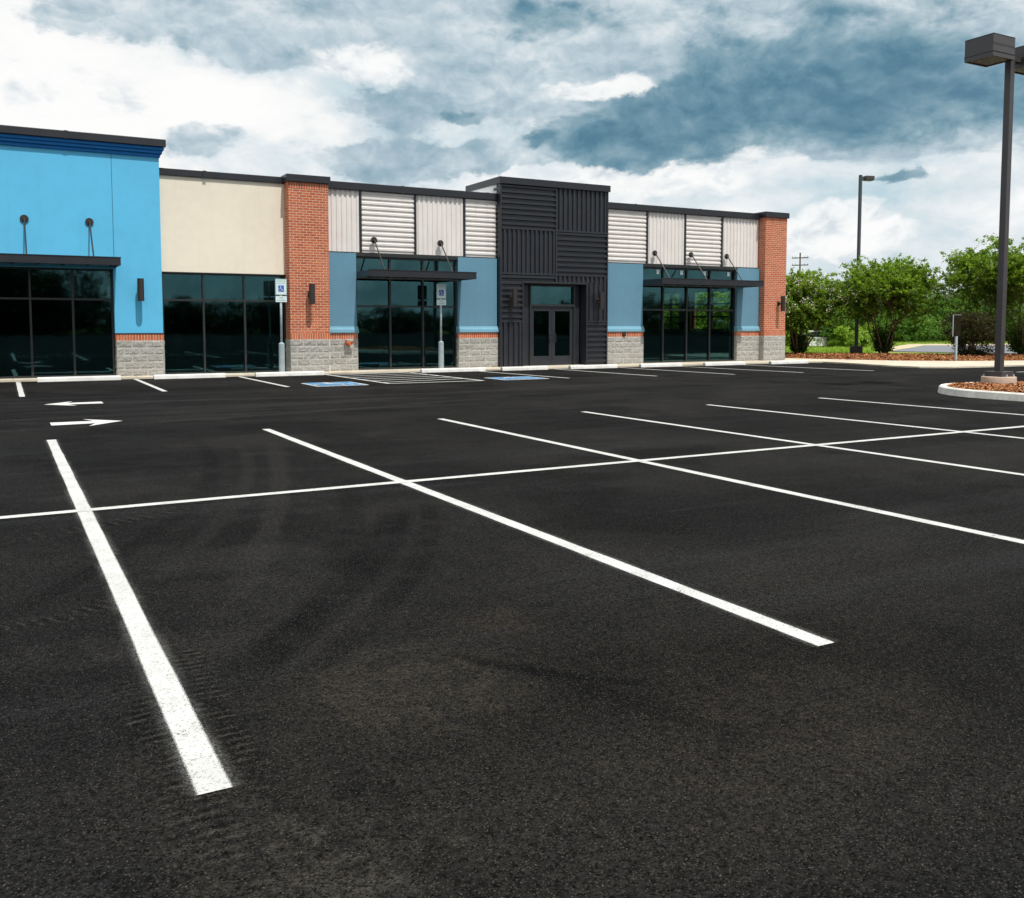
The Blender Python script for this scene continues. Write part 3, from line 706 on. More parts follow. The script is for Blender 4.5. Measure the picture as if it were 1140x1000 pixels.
def bush(name, label, cat, loc, Wd, H, seed, leafn, mat, lsize, lo=0.0, group=None, cone=.0, stuff=False):
    global rng
    rng = np.random.default_rng(seed); rd = random.Random(seed); t = thing(name, label, cat, loc, 0, group)
    mb = MB()
    for k in range(7):
        a = rd.uniform(0, 6.28); e = Wd * rd.uniform(.1, .33); mid_ = Vector((math.cos(a) * e * .4, math.sin(a) * e * .4, H * .35))
        mb.tube((0, 0, -.05), mid_, .035, .025, 6, False); mb.tube(mid_, (math.cos(a) * e, math.sin(a) * e, H * .8), .025, .01, 6, False)
    tr = mb.build('stem', 'bark', t, recalc=False); tr.matrix_parent_inverse = Matrix()
    m_ = 90; az = rng.uniform(0, 6.28, m_); u = rng.random(m_) ** .8
    wid = (cone + (1 - cone) * np.sin(np.pi * np.clip(.12 + .62 * u, 0, 1))); rad = Wd / 2 * wid * np.sqrt(rng.random(m_)) * (1 + .12 * np.sin(az * 4 + seed))
    E = np.stack([rad * np.cos(az), rad * np.sin(az), H * (lo + (1 - lo) * u * .95)], 1)
    ci = rng.integers(0, m_, leafn); P_ = E[ci] + rng.normal(size=(leafn, 3)) * [Wd * .055, Wd * .055, H * .05]; P_[:, 2] = np.maximum(P_[:, 2], .03)
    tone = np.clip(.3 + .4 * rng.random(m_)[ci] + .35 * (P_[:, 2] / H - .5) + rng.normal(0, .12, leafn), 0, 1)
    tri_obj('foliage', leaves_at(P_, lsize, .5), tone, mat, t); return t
x, y, _ = D(1082, 40.5); 
bush('dark_shrub', 'dark reddish brown shrub narrowing to its foot behind the small post sign', 'shrub', (x, y, .15), 2.5, 1.85, 21, 15000, 'leaf_dark', .045, lo=.04, cone=.10)
for i, (px, d, w, h, lab) in enumerate([(940, 72, 2.4, 2.0, 'bright green rounded bush right of the silver car'), (926, 80, 3.4, 2.6, 'leafy bush just behind the silver car'), (950, 74, 3.2, 2.0, 'low green bush behind the foot of the far lamp post'),
                                        (880, 66, 2.4, 2.0, 'light green bush glimpsed past the brick corner')]):
    x, y, _ = D(px, d); bush('green_bush', lab, 'bush', (x, y, gz(x, y)), w, h, 40 + i, 7000, 'leaf_bright', .085, group='bushes at the edge of the far grass', cone=.5)

for i, (bx_, by_, w_, h_, lab) in enumerate([(29.6, 32.2, 2.2, 2.9, 'leafy bush seen through the right end of the far right shop window'), (31.6, 36.4, 3.0, 3.3, 'leafy bush seen through the middle of the far right shop window'), (32.6, 40.5, 3.4, 3.2, 'leafy bush seen farthest back through the far right shop window')]):
    bush('green_bush', lab, 'bush', (bx_, by_, 0), w_, h_, 60 + i, 9000, 'leaf_bright', .085, group='bushes beside the east wall', cone=.6)
# woodland beyond the road: one leafy mass
def woods(name, label, specs, seed, mat='leaf_wood', lsize=.17, per=1500):
    global rng
    rng = np.random.default_rng(seed); Ps = []; Ts = []
    for (x, y, w, h) in specs:
        m_ = 34; az = rng.uniform(0, 6.28, m_); u = rng.random(m_); rad = w / 2 * np.sqrt(rng.random(m_)) * (.45 + .75 * np.sin(np.pi * np.clip(.15 + .7 * u, 0, 1)))
        E = np.stack([x + rad * np.cos(az), y + rad * np.sin(az), h * (.04 + .9 * u)], 1); ci = rng.integers(0, m_, per)
        P_ = E[ci] + rng.normal(size=(per, 3)) * [w * .09, w * .09, h * .065]; P_[:, 2] = np.maximum(P_[:, 2], .02)
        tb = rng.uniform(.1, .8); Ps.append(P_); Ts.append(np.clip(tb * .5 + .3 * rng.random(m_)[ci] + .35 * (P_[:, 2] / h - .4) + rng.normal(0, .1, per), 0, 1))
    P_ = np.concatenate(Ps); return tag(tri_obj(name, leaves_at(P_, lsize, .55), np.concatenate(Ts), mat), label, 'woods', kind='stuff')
rd = random.Random(5); sp_ = []
for px in range(845, 1330, 8):
    for row in range(3):
        d = 84 + row * 9 + rd.uniform(-3, 3) - (8 if px < 965 else 0); x, y, _ = D(px + rd.uniform(-5, 5), d)
        hh_ = 2.6 + row * 1.2 + rd.uniform(-.5, .7) + (.8 if 1030 < px < 1130 else 0); sp_.append((x, y, rd.uniform(2.4, 4.2), hh_ * .93))
for k in range(70):
    a = R(rd.uniform(58, 96)); rr = rd.uniform(92, 125); sp_.append((math.sin(a) * rr, math.cos(a) * rr + 8, rd.uniform(4, 7), rd.uniform(3.2, 5.6)))
for k in range(26):
    yy = 34 + rd.random() * 24; sp_.append((max(33.5, yy * rd.uniform(.80, .93)), yy, rd.uniform(3, 4.2), rd.uniform(3.6, 5.2)))
woods('distant_woods', 'leafy green wood filling the skyline beyond the road', sp_, 77, lsize=.15, per=1100)
sp_ = []
for k in range(230):
    a = R(rd.uniform(85, 365)); rr = rd.uniform(95, 140); sp_.append((math.sin(a) * rr, math.cos(a) * rr * 1.0, rd.uniform(7, 13), rd.uniform(2.5, 7)))
for k in range(46):
    a = R(rd.uniform(173.6, 196)); rr = rd.uniform(88, 104); sp_.append((math.sin(a) * rr, math.cos(a) * rr, rd.uniform(7, 10), rd.uniform(8.5, 12)))
woods('distant_treeline', 'dark tree line mirrored in the shop windows', sp_, 78, lsize=.34, per=1300, mat='leaf_far')

# ------------------------------------------------------------------ lamp posts
def head(parent, x0, x1, y0, y1, z0, z1, mat='polemetal'):
    h_ = B('lamp_head', mat, [(x0, x1, y0, y1, z0 + .10, z1), (x0 - .012, x1 + .012, y0 - .012, y1 + .012, z0 + .095, z0 + .11)] , parent, .006)
    mb = MB(); c = .07; cx0, cx1, cy0, cy1 = x0, x1, y0, y1
    mb.box(x0, x1, y0, y0 + .035, z0, z0 + .095); mb.box(x0, x1, y1 - .035, y1, z0, z0 + .095); mb.box(x0, x0 + .035, y0 + .035, y1 - .035, z0, z0 + .095); mb.box(x1 - .035, x1, y0 + .035, y1 - .035, z0, z0 + .095)
    mb.build('lens_frame', mat, h_)
    B('lens', 'lens', [(x0 + .036, x1 - .036, y0 + .036, y1 - .036, z0 + .018, z0 + .03)], h_)
    return h_
px0, py0 = 19.50, 12.93
lp = thing('lamp_post', 'near dark bronze lamp post with twin box heads standing on the kerbed island', 'lamp post', (px0, py0, .15), 0, None)
mb = MB(); mb.tube((px0, py0, .05), (px0, py0, .335), .36, .355, 40); mb.build('concrete_plinth', 'plinth', lp, .015, True)
bc = B('base_cover', 'polemetal', [(px0 - .21, px0 + .21, py0 - .21, py0 + .21, .335, .45)], lp, .01)
mb = MB()
for ax in (-.27, .27):
    for ay in (-.12, .12): mb = MB(); mb.tube((px0 + ay, py0 + ax, .33), (px0 + ay, py0 + ax, .39), .014, n=8); mb.build('anchor_bolt', 'galv', bc)
pl_ = B('pole', 'polemetal', [(px0 - .073, px0 + .073, py0 - .073, py0 + .073, .45, 7.46)], lp, .010)
B('hand_hole_cover', 'polemetal', [(px0 - .04, px0 + .04, py0 - .081, py0 - .072, .85, 1.05)], pl_, .003)
B('pole_cap', 'darktrim', [(px0 - .078, px0 + .078, py0 - .078, py0 + .078, 7.461, 7.48)], pl_)
B('arm', 'polemetal', [(px0 - .40, px0 - .073, py0 - .05, py0 + .05, 7.21, 7.33)], lp); B('arm', 'polemetal', [(px0 + .073, px0 + .40, py0 - .05, py0 + .05, 7.21, 7.33)], lp)
for hx0, hx1 in ((px0 - 1.08, px0 - .34), (px0 + .34, px0 + 1.08)):
    h_ = head(lp, hx0, hx1, py0 - .33, py0 + .33, 7.11, 7.56)
    B('seam', 'darktrim', [(hx0 + .004, hx1 - .004, py0 - .333, py0 - .325, 7.35, 7.358), (hx0 + .004, hx1 - .004, py0 - .333, py0 - .325, 7.375, 7.38), (hx0 - .004, hx1 + .004, py0 - .334, py0 + .334, 7.561, 7.572)], h_)
fx, fy, _ = D(953, 45)
lf = thing('lamp_post', 'distant slim lamp post with a single head, between two trees', 'lamp post', (fx, fy, .1))
mb = MB(); mb.tube((fx, fy, 0), (fx, fy, .45), .30, .29, 24); mb.build('plinth', 'darkplinth', lf, .01, True)
B('pole', 'polegrey', [(fx - .062, fx + .062, fy - .062, fy + .062, .45, 8.6)], lf, .01)
h_ = Matrix.Translation((fx, fy, 0)) @ Matrix.Rotation(-CAM['yaw'] + .25, 4, 'Z')
mb = MB(); mb.box(.07, .22, -.035, .035, 8.40, 8.48, h_); mb.build('arm', 'polegrey', lf)
mb = MB(); mb.box(.2, .66, -.17, .17, 8.36, 8.56, h_); hd = mb.build('lamp_head', 'polemetal', lf, .02)
mb = MB(); mb.box(.24, .62, -.13, .13, 8.335, 8.357, h_); mb.build('lens', 'lens', hd)

# utility pole
ux, uy, _ = D(888.5, 130)
up = thing('utility_pole', 'far wooden utility pole with two crossarms above the trees', 'utility pole', (ux, uy, 0))
mb = MB(); mb.tube((ux, uy, -.1), (ux, uy, 11.4), .16, .10, 10); mb.build('pole', 'wood', up)
for z in (10.7, 9.7):
    mr = Matrix.Translation((ux, uy, z)) @ Matrix.Rotation(-.9, 4, 'Z'); mb = MB(); mb.box(-1.1, 1.1, -.06, .06, -.07, .07, mr); mb.build('crossarm', 'wood', up)
    for sx in (-1, -.6, .6, 1):
        q = mr @ Vector((sx, 0, 0)); mb = MB(); mb.tube(q + Vector((0, 0, .07)), q + Vector((0, 0, .3)), .05, .04, 6); mb.build('insulator', 'galv', up)

# small post sign by the shrub
sx_, sy_, _ = D(1064, 37)
sg = thing('post_sign', 'small dark backed sign with pale edge on white post, left of the dark shrub', 'sign', (sx_, sy_, .05))
mr = Matrix.Translation((sx_, sy_, 0)) @ Matrix.Rotation(-CAM['yaw'] + R(22), 4, 'Z')
mb = MB(); mb.box(-.038, .038, -.038, .038, 0, 1.02, mr); mb.build('post', 'boll', sg, .008)
mb = MB(); mb.box(-.20, .20, -.018, .018, 1.03, 1.86, mr); mb.build('panel', 'signbrown', sg)
mb = MB(); mb.box(-.222, -.201, -.03, .0, 1.02, 1.875, mr); mb.box(-.20, .20, -.03, .0, 1.861, 1.875, mr); mb.build('frame', 'boll', sg)

# silver car beyond the first tree
cx_, cy_, _ = D(902, 73)
car = thing('parked_car', 'silver hatchback glimpsed beyond the grass behind the first tree', 'car', (cx_, cy_, -.50))
mr = Matrix.Translation((cx_, cy_, -.50)) @ Matrix.Rotation(-CAM['yaw'] + R(28), 4, 'Z')
def pr(poly, w, z=0): 
    mb = MB(); n = len(poly); i = 0
    A = [mr @ Vector((x, -w, y + z)) for x, y in poly]; Bq = [mr @ Vector((x, w, y + z)) for x, y in poly]
    mb.v = [tuple(q) for q in A + Bq]; mb.f = [tuple(range(n))[::-1], tuple(range(n, 2 * n))] + [(k, (k + 1) % n, n + (k + 1) % n, n + k) for k in range(n)]
    return mb
pr([(-2.15, .3), (2.1, .3), (2.2, .55), (2.1, .82), (1.25, .98), (.55, 1.46), (.2, 1.53), (-1.3, 1.52), (-1.75, 1.4), (-2.1, 1.0), (-2.2, .6)], .86).build('body', 'carpaint', car, .05)
pr([(1.08, 1.02), (.48, 1.42), (-1.32, 1.45), (-1.8, 1.03)], .868).build('side_window', 'carglass', car)
mb = MB(); mb.face([mr @ Vector(q) for q in ((1.26, -.72, 1.0), (1.26, .72, 1.0), (.60, .66, 1.46), (.60, -.66, 1.46))]); mb.build('windscreen', 'carglass', car)
mb = MB(); mb.face([mr @ Vector(q) for q in ((-2.115, -.72, 1.03), (-2.115, .72, 1.03), (-1.79, .62, 1.41), (-1.79, -.62, 1.41))]); mb.build('rear_window', 'carglass', car)
for a in (-1.35, 1.35):
    for w in (-1, 1):
        mb = MB(); mb.tube(mr @ Vector((a, w * .68, .32)), mr @ Vector((a, w * .88, .32)), .32, .32, 20); wh = mb.build('wheel', 'rubber', car)
        mb = MB(); mb.tube(mr @ Vector((a, w * .87, .32)), mr @ Vector((a, w * .892, .32)), .19, .18, 14); mb.build('rim', 'chrome', wh)
for w in (-.7, .7):
    mb = MB(); mb.box(-2.19, -2.06, w - .1, w + .1, .8, 1.0, mr); mb.build('tail_light', 'redlens', car)
    mb = MB(); mb.box(2.04, 2.17, w - .14, w + .14, .66, .8, mr); mb.build('headlight', 'chrome', car)

# ------------------------------------------------------------------ the shop building
bld = thing('shop_building', 'single storey shop row with blue, beige, brick and black metal bays under a dark parapet', 'building', (8, 28, 0))
FY = 28.10
def blocks(x0, x1, y0, y1, z0, z1, ends=''):
    """split-face block veneer: every block rough, set on mortar"""
    B('stone_backing', 'mortar', [(x0 + .004, x1 - .004, y0 + .002, y1, z0, z1)], bld)
    mb = MB(); tone = []; rd = random.Random(int(x0 * 31 + y0)); hrow = .2; rows = max(1, round((z1 - z0) / hrow)); hrow = (z1 - z0) / rows
    def face_grid(org, du, dv, nrm, w, h, tn):
        nu, nv = max(3, int(w / .035)), max(3, int(h / .035)); pts = []
        sd = rd.random() * 99
        for i in range(nu + 1):
            for j in range(nv + 1):
                u, v = i / nu, j / nv; edge = min(u * w, (1 - u) * w, v * h, (1 - v) * h)
                q = org + du * (u * w) + dv * (v * h)
                dpt = (.010 + .016 * mnoise.noise(q * 9 + Vector((sd, 0, 0))) + rd.uniform(-.005, .005)) * min(1, edge / .02)
                pts.append(q + nrm * dpt)
        b0 = len(mb.v); mb.v += [tuple(q) for q in pts]
        for i in range(nu):
            for j in range(nv): a = b0 + i * (nv + 1) + j; mb.f.append((a, a + nv + 1, a + nv + 2, a + 1))
        tone.extend([tn] * len(pts))
    def run(org, du, nrm, L):
        for r_ in range(rows):
            s = 0 if r_ % 2 == 0 else -.2
            while s < L:
                a = max(0, s); e = min(L, s + .4); s += .4
                if e - a < .05: continue
                tn = rd.random() ** 2
                face_grid(org + du * (a + .007) + Vector((0, 0, r_ * hrow + .007)), du, Vector((0, 0, 1)), nrm, e - a - .014, hrow - .014, tn)
    run(Vector((x0, y0, z0)), Vector((1, 0, 0)), Vector((0, -1, 0)), x1 - x0)
    if 'l' in ends: run(Vector((x0, y1, z0)), Vector((0, -1, 0)), Vector((-1, 0, 0)), y1 - y0)
    if 'r' in ends: run(Vector((x1, y0, z0)), Vector((0, 1, 0)), Vector((1, 0, 0)), y1 - y0)
    o = mb.build('stone_base', 'block', bld, recalc=False, smooth=False)
    at = o.data.attributes.new('tone', 'FLOAT', 'POINT'); at.data.foreach_set('value', np.array(tone, dtype=np.float32)); return o
def corr(x0, x1, y, z0, z1, vert, mat, depth=.045, pitch=.19, parent=bld, side=None):
    """ribbed metal sheet facing -Y (or facing -X when side = X)"""
    L = (x1 - x0) if vert else (z1 - z0); n = max(1, round(L / pitch)); p_ = L / n; prof = []
    for k in range(n):
        a = k * p_; prof += [(a, 0), (a + p_ * .38, 0), (a + p_ * .50, depth), (a + p_ * .88, depth)]
    prof.append((L, 0)); mb = MB()
    for (a, da), (b_, db) in zip(prof[:-1], prof[1:]):
        if vert: q = [(x0 + a, y - da, z0), (x0 + b_, y - db, z0), (x0 + b_, y - db, z1), (x0 + a, y - da, z1)]
        else: q = [(x0, y - da, z0 + a), (x1, y - da, z0 + a), (x1, y - db, z0 + b_), (x0, y - db, z0 + b_)]
        if side is not None: q = [(side[0] + side[1] * (y - yy), xx, zz) for (xx, yy, zz) in q]
        mb.face(q)
    # end returns
    if not vert and side is None:
        for xx in (x0, x1): mb.face([(xx, y, z0)] + [(xx, y - d_, z0 + a) for a, d_ in prof] )
    return mb.build('ribbed_panel', mat, parent, recalc=False)
def pane(parent, x0, x1, z0, z1, y, name='pane', mat='glass'):
    mb = MB(); mb.face([(x0, y, z0), (x1, y, z0), (x1, y, z1), (x0, y, z1)]); return mb.build(name, mat, parent, recalc=False)
def storefront(xs, zs, y, w=.055, d=.12):
    """xs, zs: mullion centre lines incl. outer frame"""
    mb = MB(); e = w / 2
    for i, x in enumerate(xs): mb.box(x - e, x + e, y - d / 2, y + d / 2, zs[0], zs[-1] + (e if False else 0))
    for j, z in enumerate(zs):
        za, zb = (z, z + w) if j == 0 else ((z - w, z) if j == len(zs) - 1 else (z - e, z + e))
        for a, b_ in zip(xs[:-1], xs[1:]): mb.box(a + e, b_ - e, y - d / 2 + .003, y + d / 2 - .003, za, zb)
    f_ = mb.build('storefront_window', 'framemetal', bld)
    for a, b_ in zip(xs[:-1], xs[1:]):
        for c, d_ in zip(zs[:-1], zs[1:]): pane(f_, a + e * .5, b_ - e * .5, c + .01, d_ - .01, y + .01)
    return f_

# --- blue bay
BY = 27.95
blocks(2.86, 4.12, BY - .03, BY + .35, .05, 1.04, 'lr'); B('soldier_course', 'soldier', [(2.85, 4.11, BY - .02, BY + .35, 1.04, 1.225)], bld)
B('flashing', 'darktrim', [(2.845, 4.115, BY - .035, BY + .35, 1.226, 1.25)], bld)
B('blue_wall', 'blue', [(2.84, 4.10, BY, BY + .35, 1.25, 3.02), (-8.6, 4.10, BY, BY + .35, 3.02, 6.15), (-12, -8.6, BY, BY + .35, 1.25, 6.15)], bld)
blocks(-12, -8.6, BY - .03, BY + .35, .05, 1.04); B('soldier_course', 'soldier', [(-12, -8.61, BY - .02, BY + .35, 1.04, 1.249)], bld)
B('wall_joint', 'joint', [(2.855, 2.87, BY - .003, BY + .01, 3.3, 6.14)], bld)
B('blue_cornice', 'blue_trim', [(-12.03, 4.13, BY - .05, BY + .4, 6.15, 6.24), (-12.08, 4.18, BY - .10, BY + .4, 6.243, 6.33), (-12.12, 4.22, BY - .14, BY + .4, 6.333, 6.42)], bld, .01)
B('coping', 'coping', [(-12.18, 4.27, BY - .20, BY + .45, 6.423, 6.63)], bld, .012)
sf = storefront([-8.57] + [-7.51 + 1.036 * k for k in range(0, 10)] + [2.84 - .03], [.05, 2.18, 3.02], BY + .27)
# --- beige bay
B('beige_wall', 'beige', [(4.10, 7.66, FY, FY + .35, 2.99, 5.70)], bld)
B('coping', 'coping', [(4.103, 7.60, FY - .06, FY + .45, 5.70, 5.89)], bld, .01)
storefront([4.13, 5.26, 6.44, 7.64], [.05, 2.19, 2.98], FY + .10)
B('header_flashing', 'darktrim', [(4.1, 7.65, FY - .02, FY + .03, 2.965, 2.988)], bld)
# --- brick pilaster
def pilaster(x0, x1, y, yb, zt):
    blocks(x0 - .01, x1 + .01, y - .02, yb, .05, 1.04, 'lr')
    B('soldier_course', 'soldier', [(x0, x1, y - .008, yb, 1.041, 1.225)], bld)
    B('brick_pilaster', 'brick', [(x0, x1, y, yb, 1.226, zt - .39)], bld); B('soldier_course', 'soldier', [(x0, x1, y - .006, yb, zt - .389, zt - .20)], bld)
    B('coping', 'coping', [(x0 - .06, x1 + .06, y - .07, yb + .1, zt - .199, zt + .015)], bld, .01)
pilaster(7.66, 8.88, 27.66, 28.45, 5.92)
# --- white ribbed bays
def ribbay(edges, pattern, y, z0=3.75, z1=5.66):
    B('panel_backing', 'darktrim', [(edges[0], edges[-1], y + .05, y + .4, z0 - .04, z1)], bld)
    for i, v in enumerate(pattern):
        a, b_ = edges[i], edges[i + 1]; a += .03 if i else .0; b_ -= .03 if i < len(pattern) - 1 else 0
        corr(a, b_, y + .045, z0, z1 - .003, v == 'V', 'whitemetal', .028, .165)
    for e in edges[1:-1]: B('panel_trim', 'coping', [(e - .035, e + .035, y - .012, y + .05, z0, z1 - .002)], bld)
    B('panel_sill', 'darktrim', [(edges[0], edges[-1], y - .014, y + .05, z0 - .04, z0 - .003)], bld)
    B('coping', 'coping', [(edges[0] + .06, edges[-1] - (.0 if edges[-1] < 20 else .06), y - .07, y + .45, z1, z1 + .225)], bld, .01)
ribbay([8.88, 10.05, 11.90, 13.66, 14.86], 'VHVH', FY - .02); ribbay([19.24, 21.18, 22.97, 24.79, 26.7], 'HVHV', FY - .02)
def column(x0, x1, ends=''):
    blocks(x0 - .01, x1 + .02, 27.95, 28.4, .05, 1.04, ends); B('soldier_course', 'soldier', [(x0 - .004, x1 + .01, 27.965, 28.4, 1.041, 1.22)], bld)
    B('blue_pier', 'slate', [(x0, x1, 28.0, 28.4, 1.43, 3.708)], bld)
    mb = MB(); mb.prism([(27.93, 1.221), (27.92, 1.24), (27.93, 1.33), (27.965, 1.38), (27.985, 1.429), (28.4, 1.429), (28.4, 1.221)], 'x', x0 - .025, x1 + .03); mb.build('pier_sill', 'slate_lt', bld)
column(8.905, 9.86, 'r'); column(13.38, 14.83, 'l'); column(19.27, 20.94, 'r'); column(25.53, 26.68, 'l')
B('door_header', 'framemetal', [(9.86, 13.38, 28.02, 28.2, 3.62, 3.708)], bld); storefront([9.89, 11.03, 12.17, 13.35], [.05, 2.07, 2.96, 3.62], 28.17)
B('door_header', 'framemetal', [(20.94, 25.53, 28.02, 28.2, 3.62, 3.708)], bld); s3 = storefront([20.97, 21.99, 23.12, 24.26, 25.5], [.05, 2.04, 2.96, 3.62], 28.17)
for px_s in (21.82, 22.95, 24.08, 25.28): B('sticker', 'sticker', [(px_s - .13, px_s - .0, 28.168, 28.171, 3.38, 3.54)], s3)
x = 5.3
while x < 27:
    if not (7.5 < x < 9.0 or 14.7 < x < 19.4 or x > 26.5): B('coping_joint', 'coping', [(x, x + .09, FY - .094, FY + .2, 5.655 if x > 9 else 5.695, 5.892 if x > 9 else 5.897)], bld)
    x += 3.05
x = -10.5
while x < 4: B('coping_joint', 'coping', [(x, x + .10, BY - .206, BY + .2, 6.42, 6.636)], bld); x += 3.05
# --- awnings
def awning(x0, x1, zb, y0, y1, rods, zr):
    a = B('awning', 'coping', [(x0 + .05, x1 - .05, y0 + .05, y1, zb + .10, zb + .135)], bld)
    B('fascia', 'coping', [(x0, x1, y0, y0 + .048, zb, zb + .20), (x0, x0 + .048, y0 + .05, y1 - .002, zb, zb + .20), (x1 - .048, x1, y0 + .05, y1 - .002, zb, zb + .20)], a, .005)
    B('fascia_lip', 'blackmetal', [(x0 - .012, x1 + .012, y0 - .012, y0 + .05, zb + .203, zb + .222)], a)
    mb = MB(); xx = x0 + .35
    while xx < x1 - .1: mb.box(xx, xx + .05, y0 + .05, y1, zb + .02, zb + .098); xx += .6
    mb.build('purlin', 'blackmetal', a)
    for r_ in rods:
        mb = MB(); mb.tube((r_, y1, zr), (r_, y1 - .03, zr), .105, .105, 24); mb.tube((r_, y1 - .03, zr), (r_, y1 - .07, zr), .05, .04, 14); ro_ = mb.build('rod_anchor', 'lampbrown', a)
        mb = MB(); mb.tube((r_, y1 - .06, zr), (r_, y0 + .14, zb + .16), .021, .021, 10); mb.box(r_ - .03, r_ + .03, y0 + .06, y0 + .2, zb + .136, zb + .18); mb.build('support_rod', 'framemetal', a)
awning(-9.0, 2.91, 3.05, 26.78, BY, [.70, 2.27, -.87, -2.44, -4.0, -5.6, -7.2], 4.27)
awning(9.87, 13.50, 2.94, 26.88, 28.0, [10.45, 12.74], 4.13)
awning(20.95, 25.85, 2.94, 26.88, 28.0, [21.46, 23.18, 24.95], 4.13)
# --- black ribbed portal
PY, X0, X1, XM = 27.82, 14.86, 19.24, 17.07; OX0, OX1, OZ = 15.76, 18.32, 2.90
B('portal_backing', 'darktrim', [(X0 + .06, OX0 - .06, PY + .05, 28.30, .05, OZ), (OX1 + .06, X1 - .06, PY + .05, 28.30, .05, OZ), (X0 + .06, X1 - .06, PY + .05, 28.30, OZ + .04, 6.2)], bld)
t_ = .07
cells = [(X0 + .05, XM - .03, 4.76, 6.19, 'H'), (XM + .03, X1 - .05, 4.76, 6.19, 'V'), (X0 + .05, XM - .03, 3.24, 4.70, 'V'), (XM + .03, X1 - .05, 3.24, 4.70, 'H'),
         (X0 + .05, XM - .03, 2.96, 3.18, 'H'), (XM + .03, X1 - .05, 2.96, 3.18, 'V'),
         (X0 + .05, OX0 - .05, 1.62, 2.955, 'H'), (OX1 + .05, X1 - .05, 1.62, 2.955, 'V'), (X0 + .05, OX0 - .05, .06, 1.56, 'V'), (OX1 + .05, X1 - .05, .06, 1.56, 'H')]
for (a, b_, c, d_, o_2) in cells: corr(a, b_, PY + .045, c, d_, o_2 == 'V', 'blackmetal', .05, .185)
trim = [(X0, X0 + .05, PY - .02, 28.0, .05, 6.2), (X1 - .05, X1, PY - .02, 28.0, .05, 6.2), (XM - .03, XM + .03, PY - .015, PY + .05, 2.96, 6.2),
        (X0 + .05, XM - .03, PY - .012, PY + .05, 4.70, 4.76), (XM + .03, X1 - .05, PY - .012, PY + .05, 4.70, 4.76), (X0 + .05, XM - .03, PY - .012, PY + .05, 3.18, 3.24), (XM + .03, X1 - .05, PY - .012, PY + .05, 3.18, 3.24),
        (OX0 - .05, OX0, PY - .02, 28.31, .05, OZ + .06), (OX1, OX1 + .05, PY - .02, 28.31, .05, OZ + .06), (OX0, OX1, PY - .018, PY + .05, OZ, OZ + .06),
        (X0 + .05, OX0 - .05, PY - .012, PY + .05, 1.56, 1.62), (OX1 + .05, X1 - .05, PY - .012, PY + .05, 1.56, 1.62)]
B('panel_trim', 'blackmetal', trim, bld, .004)
corr(27.9, 28.3, 0, .05, 6.2, False, 'blackmetal', .05, .185, side=(X0 - .003, 1))
corr(27.86, 28.28, 0, .05, OZ, False, 'blackmetal', .035, .185, side=(OX1 - .004, 1))
B('coping', 'coping', [(X0 - .05, X1 + .05, PY - .07, PY + .32, 6.2, 6.42), (X0 - .05, X0 + .22, PY + .32, 30.35, 6.2, 6.42), (X1 - .22, X1 + .05, PY + .32, 30.35, 6.2, 6.42)], bld)
B('roof_membrane', 'membrane', [(X0 + .02, X0 + .2, 28.12, 30.3, 5.4, 6.199), (X1 - .2, X1 - .02, 28.12, 30.3, 5.4, 6.199), (X0 + .2, X1 - .2, 30.1, 30.3, 5.4, 6.199)], bld)
B('entry_wall', 'blackmetal', [(OX0, 16.20, 28.2, 28.32, .05, OZ), (18.06, OX1 - .05, 28.2, 28.32, .05, OZ)], bld); B('entry_soffit', 'darktrim', [(OX0, OX1, 27.86, 28.3, OZ - .004, OZ + .03)], bld)
ef = B('entry_frame', 'framemetal', [(16.20, 16.26, 28.14, 28.3, .05, 2.88), (18.0, 18.06, 28.14, 28.3, .05, 2.88), (16.26, 18.0, 28.14, 28.3, 2.12, 2.20), (16.26, 18.0, 28.14, 28.3, 2.82, 2.88)], bld)
pane(ef, 16.26, 18.0, 2.2, 2.82, 28.23)
for (a, b_, hx) in ((16.265, 17.125, 17.03), (17.135, 17.995, 17.23)):
    dr = B('door', 'blackmetal', [(a, a + .12, 28.19, 28.24, .06, 2.115), (b_ - .12, b_, 28.19, 28.24, .06, 2.115), (a + .12, b_ - .12, 28.19, 28.24, .06, .38), (a + .12, b_ - .12, 28.19, 28.24, 1.96, 2.115)], bld, .004)
    pane(dr, a + .12, b_ - .12, .38, 1.96, 28.22)
    B('push_bar', 'framemetal', [(a + .1, b_ - .1, 28.26, 28.30, 1.0, 1.06)], dr)
    mb = MB(); mb.tube((hx, 28.10, .86), (hx, 28.10, 1.18), .016, n=8); mb.tube((hx, 28.10, .9), (hx, 28.19, .9), .012, n=8); mb.tube((hx, 28.10, 1.14), (hx, 28.19, 1.14), .012, n=8); mb.build('handle', 'framemetal', dr)
# --- corner pilaster and east side
pilaster(26.7, 27.85, 27.72, 28.5, 5.92)
SXW = 27.80
east = [(28.5, 30.6, 1.225, 5.7), (33.2, 34.0, 1.225, 5.7), (35.5, 42, 1.225, 5.7), (30.6, 33.2, 3.0, 5.7), (34.0, 35.5, 3.0, 5.7)]
B('side_wall', 'brick', [(SXW - .3, SXW, a, b_, c, d_) for a, b_, c, d_ in east], bld)
B('side_base', 'block', [(SXW - .3, SXW + .02, 28.5, 42, .0, 1.224)], bld)
for (a, b_) in ((30.6, 33.2), (34.0, 35.5)):
    mb = MB(); nzr = 4; 
    for k in range(nzr): z = 1.225 + (3.0 - 1.225 - .07) * k / (nzr - 1); mb.box(SXW - .2, SXW - .12, a, b_, z, z + .07)
    yy = [a, (a + b_) / 2 - .04, b_ - .08]
    for y in yy:
        mb.box(SXW - .21, SXW - .11, y, y + .08, 1.226, 2.999)
    sw = mb.build('side_window', 'framemetal', bld)
